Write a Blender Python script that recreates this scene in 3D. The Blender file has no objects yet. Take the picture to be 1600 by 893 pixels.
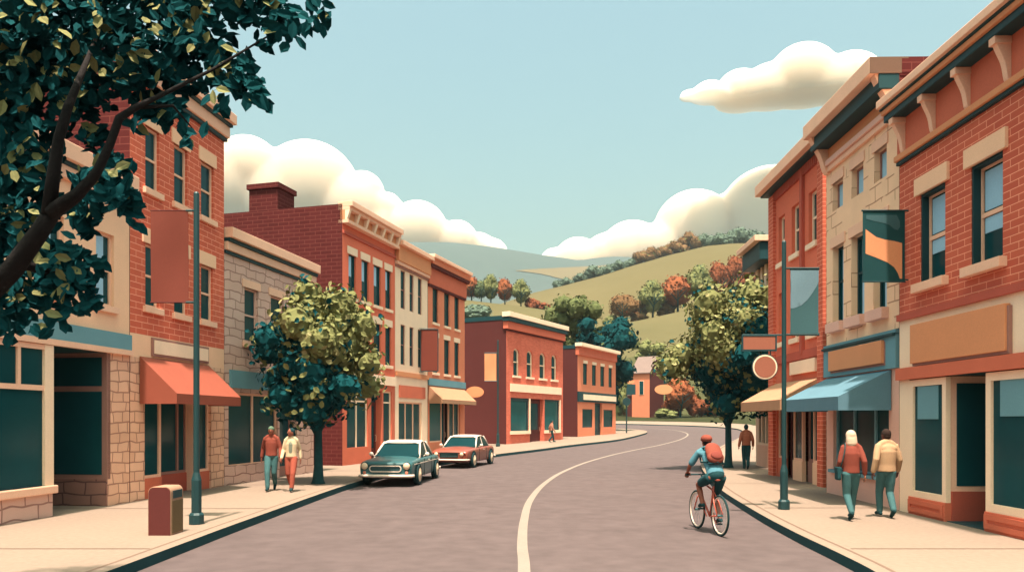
import bpy, bmesh, math, random
from mathutils import Vector, Matrix, noise as mnoise
from mathutils.geometry import delaunay_2d_cdt
random.seed(7)
SC = bpy.context.scene
COL = SC.collection
R = math.radians

# ------------------------------------------------------------------ camera, sky, sun, exposure
EYE, F, HZ = 1.9, 1200.0, 655.0            # eye height (m), focal length and horizon in photo pixels
cam_data = bpy.data.cameras.new('camera')
cam = bpy.data.objects.new('camera', cam_data)
COL.objects.link(cam)
cam.location = (0, 0, EYE)
cam.rotation_euler = (R(90), 0, 0)
cam_data.sensor_width = 36
cam_data.lens = 27
cam_data.shift_y = (HZ - 446.5) / 1600.0
cam_data.clip_end = 20000
SC.camera = cam

SUN_EL, SUN_AZ = 73.0, 184.0                # degrees; azimuth clockwise from straight ahead (+Y)
world = bpy.data.worlds.new('World')
SC.world = world
world.use_nodes = True
wn, wl = world.node_tree.nodes, world.node_tree.links
bg = wn['Background']
sky = wn.new('ShaderNodeTexSky')
sky.sky_type = 'NISHITA'
sky.sun_disc = False
sky.sun_elevation = R(SUN_EL)
sky.sun_rotation = R(SUN_AZ)
sky.air_density = 1.6
sky.dust_density = 9.0
sky.ozone_density = 1.0
tint = wn.new('ShaderNodeVectorMath')          # hazy teal air
tint.operation = 'MULTIPLY'
tint.inputs[1].default_value = (0.97, 1.18, 0.99)
wl.new(sky.outputs[0], tint.inputs[0])
wl.new(tint.outputs[0], bg.inputs['Color'])
bg.inputs['Strength'].default_value = 0.105

sun_data = bpy.data.lights.new('sun', 'SUN')
sun_data.energy = 5.0
sun_data.angle = R(1.5)
sun_data.color = (1.0, 0.83, 0.70)
sun = bpy.data.objects.new('sun', sun_data)
COL.objects.link(sun)
sd = Vector((math.sin(R(SUN_AZ)) * math.cos(R(SUN_EL)), math.cos(R(SUN_AZ)) * math.cos(R(SUN_EL)), math.sin(R(SUN_EL))))
sun.rotation_euler = sd.to_track_quat('Z', 'Y').to_euler()
sun.location = (0, 30, 60)

SC.view_settings.view_transform = 'Standard'
SC.view_settings.look = 'None'
SC.view_settings.exposure = 1.14
SC.view_settings.gamma = 1.0
SC.view_settings.use_curve_mapping = False
SC.render.engine = 'CYCLES'
SC.cycles.use_denoising = True
SC.cycles.max_bounces = 6
SC.cycles.diffuse_bounces = 4
SC.cycles.glossy_bounces = 2
SC.cycles.transmission_bounces = 2
SC.cycles.volume_bounces = 0

# ------------------------------------------------------------------ small maths
def lin(c):
    c /= 255.0
    return c / 12.92 if c <= 0.04045 else ((c + 0.055) / 1.055) ** 2.4
KW = (1.10, 1.02, 1.25)      # scale from the photo's colour to a base colour: wall paints, brick, stone
KG = (0.222, 0.222, 0.27)      # the same for paving
def col(r, g, b, k=KW):
    return tuple(min(0.88, lin(c) * kk) for c, kk in zip((r, g, b), k))
KS = (0.46, 0.43, 0.50)      # sign boards, banners and dark paints
KA = (0.52, 0.50, 0.62)      # awning cloth
def W(x, y, d):
    return Vector(((x - 800) / F * d, d, EYE + (HZ - y) / F * d))
def lerp(a, b, t): return a + (b - a) * t
def interp(pts, x):
    if x <= pts[0][0]: return pts[0][1]
    for (x0, y0), (x1, y1) in zip(pts, pts[1:]):
        if x <= x1: return lerp(y0, y1, (x - x0) / (x1 - x0))
    return pts[-1][1]
def ZT(d):                    # the street climbs gently, then steeper towards the meadow
    if d < 50: return 0.0
    if d < 125: return 0.014 * (d - 50)
    return 1.05 + 0.05 * (min(d, 170) - 125)
def G(x, y, off=0.0):         # the ground point (at height off above the pavement) seen at photo pixel x, y
    lo, hi = 2.0, 170.0
    f = lambda d: EYE + (HZ - y) / F * d - ZT(d) - off
    for _ in range(60):
        m = (lo + hi) / 2
        if f(m) > 0: lo = m
        else: hi = m
    return Vector(((x - 800) / F * lo, lo, ZT(lo) + off))
ROAD = -0.15

# ------------------------------------------------------------------ materials
MATS = {}
def nn(nt, t, **kw):
    n = nt.nodes.new(t)
    for k, v in kw.items():
        if k in n.inputs.keys(): n.inputs[k].default_value = v
        else: setattr(n, k, v)
    return n
def base_mat(name):
    m = bpy.data.materials.new(name)
    m.use_nodes = True
    return m, m.node_tree, m.node_tree.nodes['Principled BSDF']
def mat(name, c, rough=0.85, var=0.10, scale=1.5, spec=0.2, bump=0.0, bscale=30.0, metal=0.0, fine=0.05):
    """plain paint / stone / cloth with broad and fine mottling in the object's own space"""
    if name in MATS: return MATS[name]
    m, nt, b = base_mat(name)
    tc = nn(nt, 'ShaderNodeTexCoord')
    n1 = nn(nt, 'ShaderNodeTexNoise', Scale=scale, Detail=4.0, Roughness=0.6)
    n2 = nn(nt, 'ShaderNodeTexNoise', Scale=scale * 22, Detail=2.0)
    for n in (n1, n2): nt.links.new(tc.outputs['Object'], n.inputs['Vector'])
    mr = nn(nt, 'ShaderNodeMapRange'); mr.inputs[1].default_value = 0.25; mr.inputs[2].default_value = 0.75
    mr.inputs[3].default_value = 1 - var; mr.inputs[4].default_value = 1 + var
    nt.links.new(n1.outputs['Fac'], mr.inputs[0])
    mr2 = nn(nt, 'ShaderNodeMapRange'); mr2.inputs[1].default_value = 0.25; mr2.inputs[2].default_value = 0.75
    mr2.inputs[3].default_value = 1 - fine; mr2.inputs[4].default_value = 1 + fine
    nt.links.new(n2.outputs['Fac'], mr2.inputs[0])
    mu = nn(nt, 'ShaderNodeMath', operation='MULTIPLY')
    nt.links.new(mr.outputs[0], mu.inputs[0]); nt.links.new(mr2.outputs[0], mu.inputs[1])
    mx = nn(nt, 'ShaderNodeVectorMath', operation='SCALE')
    mx.inputs[0].default_value = c[:3]
    nt.links.new(mu.outputs[0], mx.inputs['Scale'])
    nt.links.new(mx.outputs[0], b.inputs['Base Color'])
    b.inputs['Roughness'].default_value = rough
    b.inputs['Specular IOR Level'].default_value = spec
    b.inputs['Metallic'].default_value = metal
    if bump:
        nb = nn(nt, 'ShaderNodeTexNoise', Scale=bscale, Detail=4.0)
        nt.links.new(tc.outputs['Object'], nb.inputs['Vector'])
        bp = nn(nt, 'ShaderNodeBump', Strength=bump, Distance=0.02)
        nt.links.new(nb.outputs['Fac'], bp.inputs['Height'])
        nt.links.new(bp.outputs[0], b.inputs['Normal'])
    MATS[name] = m
    return m
def brick(name, c1, c2, mortar, w=0.46, h=0.155, ms=0.011, faint=0.0, warp=0.0, squash=1.0, mfreq=2, bump=0.35, var=0.10):
    """coursed masonry on the UVs (metres); warp makes rubble of it, faint hides most of the joints"""
    if name in MATS: return MATS[name]
    m, nt, b = base_mat(name)
    L = nt.links
    uv = nn(nt, 'ShaderNodeUVMap')
    vec = uv.outputs[0]
    if warp:
        nz = nn(nt, 'ShaderNodeTexNoise', Scale=1.7, Detail=1.0)
        L.new(vec, nz.inputs['Vector'])
        sb = nn(nt, 'ShaderNodeVectorMath', operation='SUBTRACT'); sb.inputs[1].default_value = (0.5, 0.5, 0.5)
        L.new(nz.outputs['Color'], sb.inputs[0])
        scl = nn(nt, 'ShaderNodeVectorMath', operation='SCALE'); scl.inputs['Scale'].default_value = warp
        L.new(sb.outputs[0], scl.inputs[0])
        ad = nn(nt, 'ShaderNodeVectorMath', operation='ADD')
        L.new(vec, ad.inputs[0]); L.new(scl.outputs[0], ad.inputs[1])
        vec = ad.outputs[0]
    t = nn(nt, 'ShaderNodeTexBrick')
    t.offset, t.squash, t.squash_frequency, t.offset_frequency = 0.5, squash, mfreq, 2
    t.inputs['Scale'].default_value = 1.0
    t.inputs['Mortar Size'].default_value = ms
    t.inputs['Mortar Smooth'].default_value = 0.15
    t.inputs['Brick Width'].default_value = w
    t.inputs['Row Height'].default_value = h
    t.inputs['Color1'].default_value = (*c1, 1); t.inputs['Color2'].default_value = (*c2, 1); t.inputs['Mortar'].default_value = (*mortar, 1)
    L.new(vec, t.inputs['Vector'])
    out = t.outputs['Color']
    if faint:
        nz2 = nn(nt, 'ShaderNodeTexNoise', Scale=0.9, Detail=1.0)
        L.new(uv.outputs[0], nz2.inputs['Vector'])
        th = nn(nt, 'ShaderNodeMapRange'); th.inputs[1].default_value = 0.5 + faint * 0.1; th.inputs[2].default_value = 0.52 + faint * 0.1
        L.new(nz2.outputs['Fac'], th.inputs[0])
        mm = nn(nt, 'ShaderNodeMath', operation='MULTIPLY')
        L.new(th.outputs[0], mm.inputs[0]); L.new(t.outputs['Fac'], mm.inputs[1])
        mixc = nn(nt, 'ShaderNodeMix', data_type='RGBA')
        mixc.inputs[6].default_value = (*c1, 1); mixc.inputs[7].default_value = (*mortar, 1)
        L.new(mm.outputs[0], mixc.inputs[0])
        out = mixc.outputs[2]
    n1 = nn(nt, 'ShaderNodeTexNoise', Scale=0.8, Detail=5.0, Roughness=0.65)
    L.new(uv.outputs[0], n1.inputs['Vector'])
    mr = nn(nt, 'ShaderNodeMapRange'); mr.inputs[1].default_value = 0.25; mr.inputs[2].default_value = 0.75
    mr.inputs[3].default_value = 1 - var; mr.inputs[4].default_value = 1 + var
    L.new(n1.outputs['Fac'], mr.inputs[0])
    mx = nn(nt, 'ShaderNodeVectorMath', operation='SCALE')
    L.new(out, mx.inputs[0]); L.new(mr.outputs[0], mx.inputs['Scale'])
    L.new(mx.outputs[0], b.inputs['Base Color'])
    b.inputs['Roughness'].default_value = 0.9
    b.inputs['Specular IOR Level'].default_value = 0.105
    bp = nn(nt, 'ShaderNodeBump', Strength=bump, Distance=0.012, invert=True)
    L.new(t.outputs['Fac'], bp.inputs['Height']); L.new(bp.outputs[0], b.inputs['Normal'])
    MATS[name] = m
    return m

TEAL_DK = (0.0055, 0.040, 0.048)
M_glass = mat('window_glass', (0.0058, 0.050, 0.060), rough=0.12, var=0.2, scale=0.6, spec=0.12, fine=0.0)
M_glass2 = mat('shop_glass', (0.016, 0.085, 0.092), rough=0.12, var=0.2, scale=0.6, spec=0.12, fine=0.0)
M_blind = mat('pale_blue_blind', col(146, 190, 195), rough=0.7, var=0.05)  # colour of the sky reflections painted on window panes
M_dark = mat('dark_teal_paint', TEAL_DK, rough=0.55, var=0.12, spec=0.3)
M_teal = mat('teal_paint', col(98, 144, 142), var=0.06, spec=0.25)
M_tealcloth = mat('teal_awning_cloth', col(118, 165, 168, KA), var=0.05, scale=3)
M_cream = mat('cream_paint', col(251, 222, 182, (1.1, .88, 1.0)), var=0.05)
M_tan = mat('tan_stucco', col(231, 190, 143), var=0.05)
M_sand = mat('sand_trim', col(226, 184, 143), var=0.06)
M_pinktan = mat('pinkish_render', col(214, 172, 142), var=0.06)
M_brown = mat('brown_trim', col(150, 112, 92), var=0.08)
M_terr = mat('terracotta_paint', col(193, 104, 72), var=0.07)
M_terr2 = mat('deep_terracotta_paint', col(170, 84, 62), var=0.07)
M_maroon = mat('maroon_paint', col(126, 62, 54, KS), var=0.08)
M_signtan = mat('tan_sign_board', col(214, 146, 98, (.98, .92, 1.05)), var=0.04)
M_signrust = mat('rust_banner_cloth', col(160, 82, 62, KS), var=0.05)
M_orangecloth = mat('orange_awning_cloth', col(216, 122, 88, (.40, .36, .44)), var=0.05, scale=3)
M_tancloth = mat('tan_awning_cloth', col(226, 172, 122, KA), var=0.05, scale=3)
M_bk = brick('red_brick', col(202, 104, 72), col(192, 95, 67), col(228, 156, 118), w=0.46, h=0.15, ms=0.010)
M_bkI = brick('orange_brick', col(193, 99, 69), col(184, 90, 64), col(226, 156, 116), w=0.42, h=0.125, ms=0.008)
M_bkdark = brick('dark_brick', col(122, 56, 50, (.50, .45, .54)), col(112, 50, 45, (.50, .45, .54)), col(150, 84, 70, (.50, .45, .54)), w=0.5, h=0.165, ms=0.012)  # brick sides facing the viewer, their shade put into the colour
M_bksmall = brick('fine_red_brick', col(204, 110, 80), col(190, 96, 70), col(206, 124, 92), w=0.30, h=0.10, ms=0.006)
M_smooth = mat('red_painted_brick', col(208, 110, 76), var=0.07, scale=0.6)
M_smooth2 = mat('orange_painted_brick', col(206, 126, 86), var=0.07, scale=0.6)
M_smooth3 = mat('salmon_painted_brick', col(204, 108, 76), var=0.07, scale=0.6)
M_side = mat('dark_red_painted_side', col(122, 60, 54, (.46, .42, .48)), var=0.08, scale=0.5)  # side walls painted darker than their fronts to stand for shade
M_stone = brick('grey_rubble_stone', col(204, 174, 146), col(194, 162, 134), col(150, 118, 98), w=0.58, h=0.27, ms=0.018, warp=0.22, squash=1.6, mfreq=3, bump=0.5)
M_stonetan = brick('tan_rubble_stone', col(224, 184, 142), col(210, 168, 128), col(166, 124, 96), w=0.36, h=0.23, ms=0.016, warp=0.16, squash=1.4, mfreq=3, bump=0.5)
M_stonedk = brick('brown_rubble_stone', col(150, 112, 92), col(138, 100, 82), col(104, 76, 66), w=0.5, h=0.26, ms=0.018, warp=0.16, squash=1.4, mfreq=3, bump=0.5)  # stone of the entrance return, darkened in colour for its shade
M_cstone = brick('cream_ashlar', col(236, 196, 148), col(232, 190, 142), col(176, 132, 98), w=0.62, h=0.34, ms=0.016, faint=0.1, warp=0.06, bump=0.1)
M_roof = mat('roof_felt', (0.06, 0.05, 0.05), var=0.2)
M_lamp = mat('lamp_post_paint', (0.0065, 0.036, 0.041), rough=0.5, var=0.1, spec=0.4)

# ------------------------------------------------------------------ mesh builder
class MB:
    def __init__(s): s.v, s.f, s.m = [], [], []
    def add(s, vs, fs, mi=0):
        o = len(s.v)
        s.v += [tuple(p) for p in vs]
        s.f += [tuple(i + o for i in f) for f in fs]
        s.m += [mi] * len(fs)
        return s
    def quad(s, a, b, c, d, mi=0): return s.add([a, b, c, d], [(0, 1, 2, 3)], mi)
    def box(s, x0, x1, y0, y1, z0, z1, mi=0):
        return s.add([(x0, y0, z0), (x1, y0, z0), (x1, y1, z0), (x0, y1, z0), (x0, y0, z1), (x1, y0, z1), (x1, y1, z1), (x0, y1, z1)],
                     [(0, 3, 2, 1), (4, 5, 6, 7), (0, 1, 5, 4), (1, 2, 6, 5), (2, 3, 7, 6), (3, 0, 4, 7)], mi)
    def prism(s, poly, axis, a, b, mi=0):
        """poly: 2-D outline in the two other axes (order x,y,z without axis), swept along axis from a to b"""
        n = len(poly)
        def P(u, w, t): return (t, u, w) if axis == 'x' else (u, t, w) if axis == 'y' else (u, w, t)
        vs = [P(u, w, a) for u, w in poly] + [P(u, w, b) for u, w in poly]
        fs = [tuple(range(n))[::-1], tuple(range(n, 2 * n))] + [(i, (i + 1) % n, n + (i + 1) % n, n + i) for i in range(n)]
        return s.add(vs, fs, mi)
    def tube(s, pts, rad, seg=10, mi=0, caps=True, sq=1.0):
        pts = [Vector(p) for p in pts]
        if not hasattr(rad, '__len__'): rad = [rad] * len(pts)
        vs, fs = [], []
        ref = None
        for i, p in enumerate(pts):
            t = (pts[min(i + 1, len(pts) - 1)] - pts[max(i - 1, 0)])
            if t.length < 1e-9: t = Vector((0, 0, 1))
            t.normalize()
            if ref is None: ref = Vector((1, 0, 0)) if abs(t.x) < 0.9 else Vector((0, 1, 0))
            u = (ref - t * ref.dot(t)).normalized(); w = t.cross(u); ref = u
            for k in range(seg):
                a = 2 * math.pi * k / seg
                vs.append(p + (u * math.cos(a) + w * math.sin(a) * sq) * rad[i])
        n = len(pts)
        for i in range(n - 1):
            for k in range(seg):
                k2 = (k + 1) % seg
                fs.append((i * seg + k, i * seg + k2, (i + 1) * seg + k2, (i + 1) * seg + k))
        if caps:
            fs.append(tuple(range(seg))[::-1]); fs.append(tuple((n - 1) * seg + k for k in range(seg)))
        return s.add(vs, fs, mi)
    def ell(s, c, r, seg=14, rings=9, rot=None, mi=0):
        c = Vector(c); vs, fs = [], []
        if not hasattr(r, '__len__'): r = (r, r, r)
        vs.append(Vector((0, 0, -r[2])))
        for i in range(1, rings):
            th = math.pi * i / rings - math.pi / 2
            for k in range(seg):
                a = 2 * math.pi * k / seg
                vs.append(Vector((r[0] * math.cos(th) * math.cos(a), r[1] * math.cos(th) * math.sin(a), r[2] * math.sin(th))))
        vs.append(Vector((0, 0, r[2])))
        if rot is not None: vs = [rot @ p for p in vs]
        vs = [p + c for p in vs]
        for k in range(seg): fs.append((0, 1 + (k + 1) % seg, 1 + k))
        for i in range(rings - 2):
            for k in range(seg):
                a, b = 1 + i * seg + k, 1 + i * seg + (k + 1) % seg
                fs.append((a, b, b + seg, a + seg))
        top = len(vs) - 1
        for k in range(seg): fs.append((top, 1 + (rings - 2) * seg + k, 1 + (rings - 2) * seg + (k + 1) % seg))
        return s.add(vs, fs, mi)
    def lathe(s, prof, c=(0, 0, 0), seg=20, mi=0, axis='z'):
        vs, fs = [], []
        for r_, z_ in prof:
            for k in range(seg):
                a = 2 * math.pi * k / seg
                p = (r_ * math.cos(a), r_ * math.sin(a), z_)
                if axis == 'x': p = (p[2], p[0], p[1])
                if axis == 'y': p = (p[1], p[2], p[0])
                vs.append(Vector(p) + Vector(c))
        n = len(prof)
        for i in range(n - 1):
            for k in range(seg):
                k2 = (k + 1) % seg
                fs.append((i * seg + k, i * seg + k2, (i + 1) * seg + k2, (i + 1) * seg + k))
        fs.append(tuple(range(seg))[::-1]); fs.append(tuple((n - 1) * seg + k for k in range(seg)))
        return s.add(vs, fs, mi)
    def build(s, name, mats, parent=None, smooth=False, bevel=0.0, uv=True, auto=None):
        me = bpy.data.meshes.new(name)
        me.from_pydata(s.v, [], s.f)
        if not isinstance(mats, (list, tuple)): mats = [mats]
        for m in mats: me.materials.append(m)
        if len(mats) > 1: me.polygons.foreach_set('material_index', s.m)
        if uv:
            lay = me.uv_layers.new(name='UVMap')
            uvs = []
            for p in me.polygons:
                nx, ny, nz = abs(p.normal.x), abs(p.normal.y), abs(p.normal.z)
                for vi in p.vertices:
                    c = me.vertices[vi].co
                    if nz > nx and nz > ny: uvs += [c.x, c.y]
                    elif ny >= nx: uvs += [c.x, c.z]
                    else: uvs += [c.y, c.z]
            lay.data.foreach_set('uv', uvs)
        if smooth: me.polygons.foreach_set('use_smooth', [True] * len(me.polygons))
        me.update()
        o = bpy.data.objects.new(name, me)
        COL.objects.link(o)
        if parent is not None: o.parent = parent
        if bevel:
            bv = o.modifiers.new('soft_edge', 'BEVEL'); bv.width = bevel; bv.segments = 2; bv.limit_method = 'ANGLE'; bv.angle_limit = R(40)
        return o
def tag(o, label=None, cat=None, group=None, kind=None):
    if label: o['label'] = label
    if cat: o['category'] = cat
    if group: o['group'] = group
    if kind: o['kind'] = kind
    return o
def thing(name, label, cat, loc=(0, 0, 0), rz=0.0, group=None):
    o = bpy.data.objects.new(name, None)
    o.empty_display_size = 0.3
    COL.objects.link(o)
    o.location = loc; o.rotation_euler = (0, 0, rz)
    return tag(o, label, cat, group)
def fuse(mb, voxel, name, mats, parent=None, it=4, fac=0.5):
    """one continuous skin over overlapping limbs"""
    tmp = mb.build('tmp_' + name, mats, None, uv=False)
    rm = tmp.modifiers.new('r', 'REMESH'); rm.mode = 'VOXEL'; rm.voxel_size = voxel; rm.use_smooth_shade = True
    if it:
        sm = tmp.modifiers.new('s', 'SMOOTH'); sm.factor = fac; sm.iterations = it
    bpy.context.view_layer.update()
    dg = bpy.context.evaluated_depsgraph_get()
    me = bpy.data.meshes.new_from_object(tmp.evaluated_get(dg))
    me.name = name
    bpy.data.objects.remove(tmp)
    me.polygons.foreach_set('use_smooth', [True] * len(me.polygons))
    o = bpy.data.objects.new(name, me)
    COL.objects.link(o)
    if parent is not None: o.parent = parent
    return o
def in_poly(x, y, poly):
    c = False
    for (x0, y0), (x1, y1) in zip(poly, poly[1:] + poly[:1]):
        if (y0 > y) != (y1 > y) and x < (x1 - x0) * (y - y0) / (y1 - y0) + x0: c = not c
    return c
def smooth_line(pts, n=6):
    """Catmull-Rom through 2-D points"""
    out = []
    P = [pts[0]] + list(pts) + [pts[-1]]
    for i in range(1, len(P) - 2):
        p0, p1, p2, p3 = (Vector(P[j][:2]) for j in (i - 1, i, i + 1, i + 2))
        for k in range(n):
            t = k / n
            out.append(0.5 * ((2 * p1) + (p2 - p0) * t + (2 * p0 - 5 * p1 + 4 * p2 - p3) * t * t + (3 * p1 - p0 - 3 * p2 + p3) * t ** 3))
    out.append(Vector(P[-2][:2]))
    return out
def sheet(poly, off, step=2.5):
    """a flat-lying polygon that follows the street's slope"""
    poly = [Vector(p[:2]) for p in poly]
    n = len(poly)
    pts = list(poly)
    x0, x1 = min(p.x for p in poly), max(p.x for p in poly); y0, y1 = min(p.y for p in poly), max(p.y for p in poly)
    pl = [(p.x, p.y) for p in poly]
    yy = y0 + step / 2
    rows = []
    while yy < y1:
        xx = x0 + step / 2
        while xx < x1:
            if in_poly(xx, yy, pl): pts.append(Vector((xx, yy)))
            xx += step * (1 if yy < 60 else 2)
        yy += step * (1 if yy < 60 else 2)
    vs, _, fs, _, _, _ = delaunay_2d_cdt(pts, [], [list(range(n))], 1, 1e-5)
    return [(v.x, v.y, ZT(v.y) + off) for v in vs], fs
# ------------------------------------------------------------------ ground: road, pavements, kerbs, meadow, hills, far hill
def ground_mat(name, c, var, scale, bump, spec=0.15, rough=0.95, fine=0.08):
    return mat(name, c, rough=rough, var=var, scale=scale, bump=bump, bscale=40, spec=spec, fine=fine)
M_road = ground_mat('worn_asphalt', col(190, 164, 150, (.180, .185, .224)), 0.03, 0.12, 0.2, fine=0.14)
M_pave = ground_mat('cream_paving', col(253, 222, 182, KG), 0.04, 0.5, 0.1)
M_joint = ground_mat('paving_joint', col(214, 176, 142, KG), 0.05, 1, 0)
M_kerbface = mat('dark_kerb_stone', (0.010, 0.048, 0.056), var=0.15)  # dark teal is the kerb face's shade put into its colour
M_line = ground_mat('cream_road_line', col(255, 232, 198, KG), 0.06, 1, 0)

LK = [(-330, 1150), (20, 943), (162, 893), (290, 846), (400, 806), (560, 751), (660, 727), (760, 711), (880, 696), (965, 686), (1003, 677.5), (1011, 674), (1004, 671.2), (980, 669.3), (950, 668.6), (900, 668.2), (840, 668)]
RK = [(1800, 1150), (1480, 960), (1371, 893), (1310, 862), (1240, 829), (1180, 797), (1126, 763), (1102, 738), (1096, 722), (1106, 708), (1130, 695), (1152, 685), (1162, 677), (1160, 672), (1146, 668.3), (1110, 665.6), (1060, 663.6), (1000, 662), (930, 661), (860, 660.5)]
lk = smooth_line([G(x, y) for x, y in LK], 5)
rk = smooth_line([G(x, y) for x, y in RK], 5)
def strip(line, w, off):
    out = []
    for i, p in enumerate(line):
        t = (line[min(i + 1, len(line) - 1)] - line[max(i - 1, 0)]).normalized()
        n = Vector((-t.y, t.x))
        out.append((p + n * w, p + n * off))
    return out
mb = MB(); vs, fs = sheet([(-30, 1.5), (30, 1.5), (45, 60), (60, 90), (60, 152), (-10, 152), (-25, 60)], ROAD, 3.0)
mb.add(vs, fs); tag(mb.build('road', M_road), kind='structure')
# pavements: kerb line on one side, behind the buildings on the other
left_poly = [Vector(p) for p in lk] + [Vector((2, 118)), Vector((-14, 100)), Vector((-22, 50)), Vector((-26, 20)), Vector((-26, 3))]
right_poly = [Vector(p) for p in rk] + [Vector((0, 152)), Vector((62, 152)), Vector((62, 90)), Vector((40, 40)), Vector((26, 3))]
for nm, poly in (('pavement_left', left_poly), ('pavement_right', right_poly)):
    m_ = MB(); v_, f_ = sheet(poly, 0.0, 2.5); m_.add(v_, f_)
    tag(m_.build(nm, M_pave), kind='structure')
def kerb(line, side, name, label):
    k = MB(); t_ = MB(); j_ = MB()
    n = len(line)
    nrm = []
    for i in range(n):
        t = (line[min(i + 1, n - 1)] - line[max(i - 1, 0)]).normalized()
        nrm.append(Vector((-t.y, t.x)) * side)        # towards the pavement
    for i in range(n - 1):
        a, b = line[i], line[i + 1]; na, nb = nrm[i], nrm[i + 1]
        za, zb = ZT(a.y), ZT(b.y)
        P = lambda p, q, o, z: (p.x + q.x * o, p.y + q.y * o, z)
        k.quad(P(a, na, -.02, za + ROAD - .05), P(b, nb, -.02, zb + ROAD - .05), P(b, nb, -.02, zb + .004), P(a, na, -.02, za + .004))
        t_.quad(P(a, na, -.02, za + .004), P(b, nb, -.02, zb + .004), P(b, nb, .17, zb + .008), P(a, na, .17, za + .008))
        if a.y < 60: j_.quad(P(a, na, .175, za + .008), P(b, nb, .175, zb + .008), P(b, nb, .23, zb + .006), P(a, na, .23, za + .006))
    o = tag(k.build(name, M_kerbface), kind='structure')
    t_.build('kerb_top', M_pave, o); j_.build('kerb_joint', M_joint, o)
kerb(lk, 1, 'kerb_left', '')
kerb(rk, -1, 'kerb_right', '')
# cross joints of the pavement, clipped to the paved side
jm = MB()
for yy in (857, 794, 757, 735, 719):
    d = G(800, yy).y
    xl = min(p.x for p in lk if abs(p.y - d) < 1.2) if any(abs(p.y - d) < 1.2 for p in lk) else -4.5
    jm.quad((-16, d, .005), (xl - .25, d, .005), (xl - .25, d + .05, .005), (-16, d + .05, .005))
for yy in (857, 793, 755, 731, 713):
    d = G(800, yy).y
    c_ = [p.x for p in rk if abs(p.y - d) < 1.2 and p.y < 60]
    xr = max(c_) if c_ else 6
    jm.quad((xr + .25, d, .005), (14, d, .005), (14, d + .05, .005), (xr + .25, d + .05, .005))
tag(jm.build('pavement_joints', M_joint), kind='structure')
CL = [(812, 1150), (819, 893), (816, 850), (819, 812), (829, 780), (852, 754), (883, 735), (925, 719), (980, 705), (1030, 695), (1062, 686.5), (1074, 680), (1072, 676), (1058, 672.2), (1030, 669.3), (990, 667.4), (930, 666)]
cl = smooth_line([G(x, y, ROAD) for x, y in CL], 6)
lm = MB()
st = strip(cl, 0.085, -0.085)
for (a, b), (c, d) in zip(st, st[1:]):
    lm.quad((b.x, b.y, ZT(b.y) + ROAD + .006), (a.x, a.y, ZT(a.y) + ROAD + .006), (c.x, c.y, ZT(c.y) + ROAD + .006), (d.x, d.y, ZT(d.y) + ROAD + .006))
tag(lm.build('road_marking', M_line), kind='structure')

# the valley: near meadow slope, field hill, far hill, and flat land to the horizon, one height function
Y1 = [(-1500, 470), (-400, 455), (640, 458), (725, 466), (800, 475), (865, 484), (900, 496), (940, 509), (965, 506), (1020, 494), (1076, 482), (1130, 471), (1180, 459), (1400, 430), (3000, 440)]
Y2 = [(-1500, 560), (500, 540), (720, 496), (830, 458), (880, 446), (940, 430), (990, 414), (1046, 398), (1102, 384), (1140, 380), (1176, 379), (1400, 384), (3000, 420)]
Y3 = [(-1500, 410), (0, 402), (560, 389), (640, 386), (700, 386), (760, 392), (800, 398), (850, 406), (880, 410), (905, 414), (925, 411), (955, 408), (985, 409), (1040, 414), (1180, 425), (3000, 440)]
D1, D2, D3 = 245.0, 480.0, 1700.0
def cre(Y, x, d): return EYE + (HZ - interp(Y, x)) / F * d
def HT(x, d):
    z1, z2, z3 = cre(Y1, x, D1), cre(Y2, x, D2), cre(Y3, x, D3)
    ctl = [(170, ZT(170)), (D1, z1), (300, z1 - 4), (D2, max(z2, 25)), (580, max(z2 - 14, 20)), (820, 55), (D3, z3), (2600, 60), (3600, 0), (9000, -5)]
    if d <= 170: return ZT(d)
    for (a, za), (b, zb) in zip(ctl, ctl[1:]):
        if d <= b:
            t = (d - a) / (b - a)
            t = t * t * (3 - 2 * t) if a not in (170, 300) else (t * (1.35 - .35 * t))
            return lerp(za, zb, t)
    return -5
XS = list(range(-1500, 300, 60)) + list(range(300, 1500, 12)) + list(range(1500, 3100, 60))
def terrain(name, ds, m, lower=None):
    vs, fs = [], []
    for d in ds:
        for x in XS:
            z = HT(x, d)
            if lower: z += lower(d, x)
            nz_ = mnoise.noise(Vector((x * .01, d * .02, 0))) * (0.35 if 175 < d < 480 else 0)
            vs.append(((x - 800) / F * d, d, z + nz_))
    n = len(XS)
    for i in range(len(ds) - 1):
        for k in range(n - 1):
            fs.append((i * n + k, i * n + k + 1, (i + 1) * n + k + 1, (i + 1) * n + k))
    m_ = MB(); m_.add(vs, fs)
    return tag(m_.build(name, m, smooth=True), kind='structure')
def field_mat(name, c1, c2, scale, stretch=(1, 1, 1)):
    m, nt, b = base_mat(name)
    tc = nn(nt, 'ShaderNodeTexCoord'); mp = nn(nt, 'ShaderNodeMapping'); mp.inputs['Scale'].default_value = stretch
    n1 = nn(nt, 'ShaderNodeTexNoise', Scale=scale, Detail=6.0, Roughness=0.65)
    cr = nn(nt, 'ShaderNodeValToRGB')
    cr.color_ramp.elements[0].position = .33; cr.color_ramp.elements[0].color = (*c1, 1)
    cr.color_ramp.elements[1].position = .67; cr.color_ramp.elements[1].color = (*c2, 1)
    nt.links.new(tc.outputs['Object'], mp.inputs[0]); nt.links.new(mp.outputs[0], n1.inputs['Vector'])
    nt.links.new(n1.outputs['Fac'], cr.inputs[0]); nt.links.new(cr.outputs[0], b.inputs['Base Color'])
    b.inputs['Roughness'].default_value = 0.95; b.inputs['Specular IOR Level'].default_value = 0.05
    return m
KH = (0.185, 0.195, 0.25)
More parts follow.
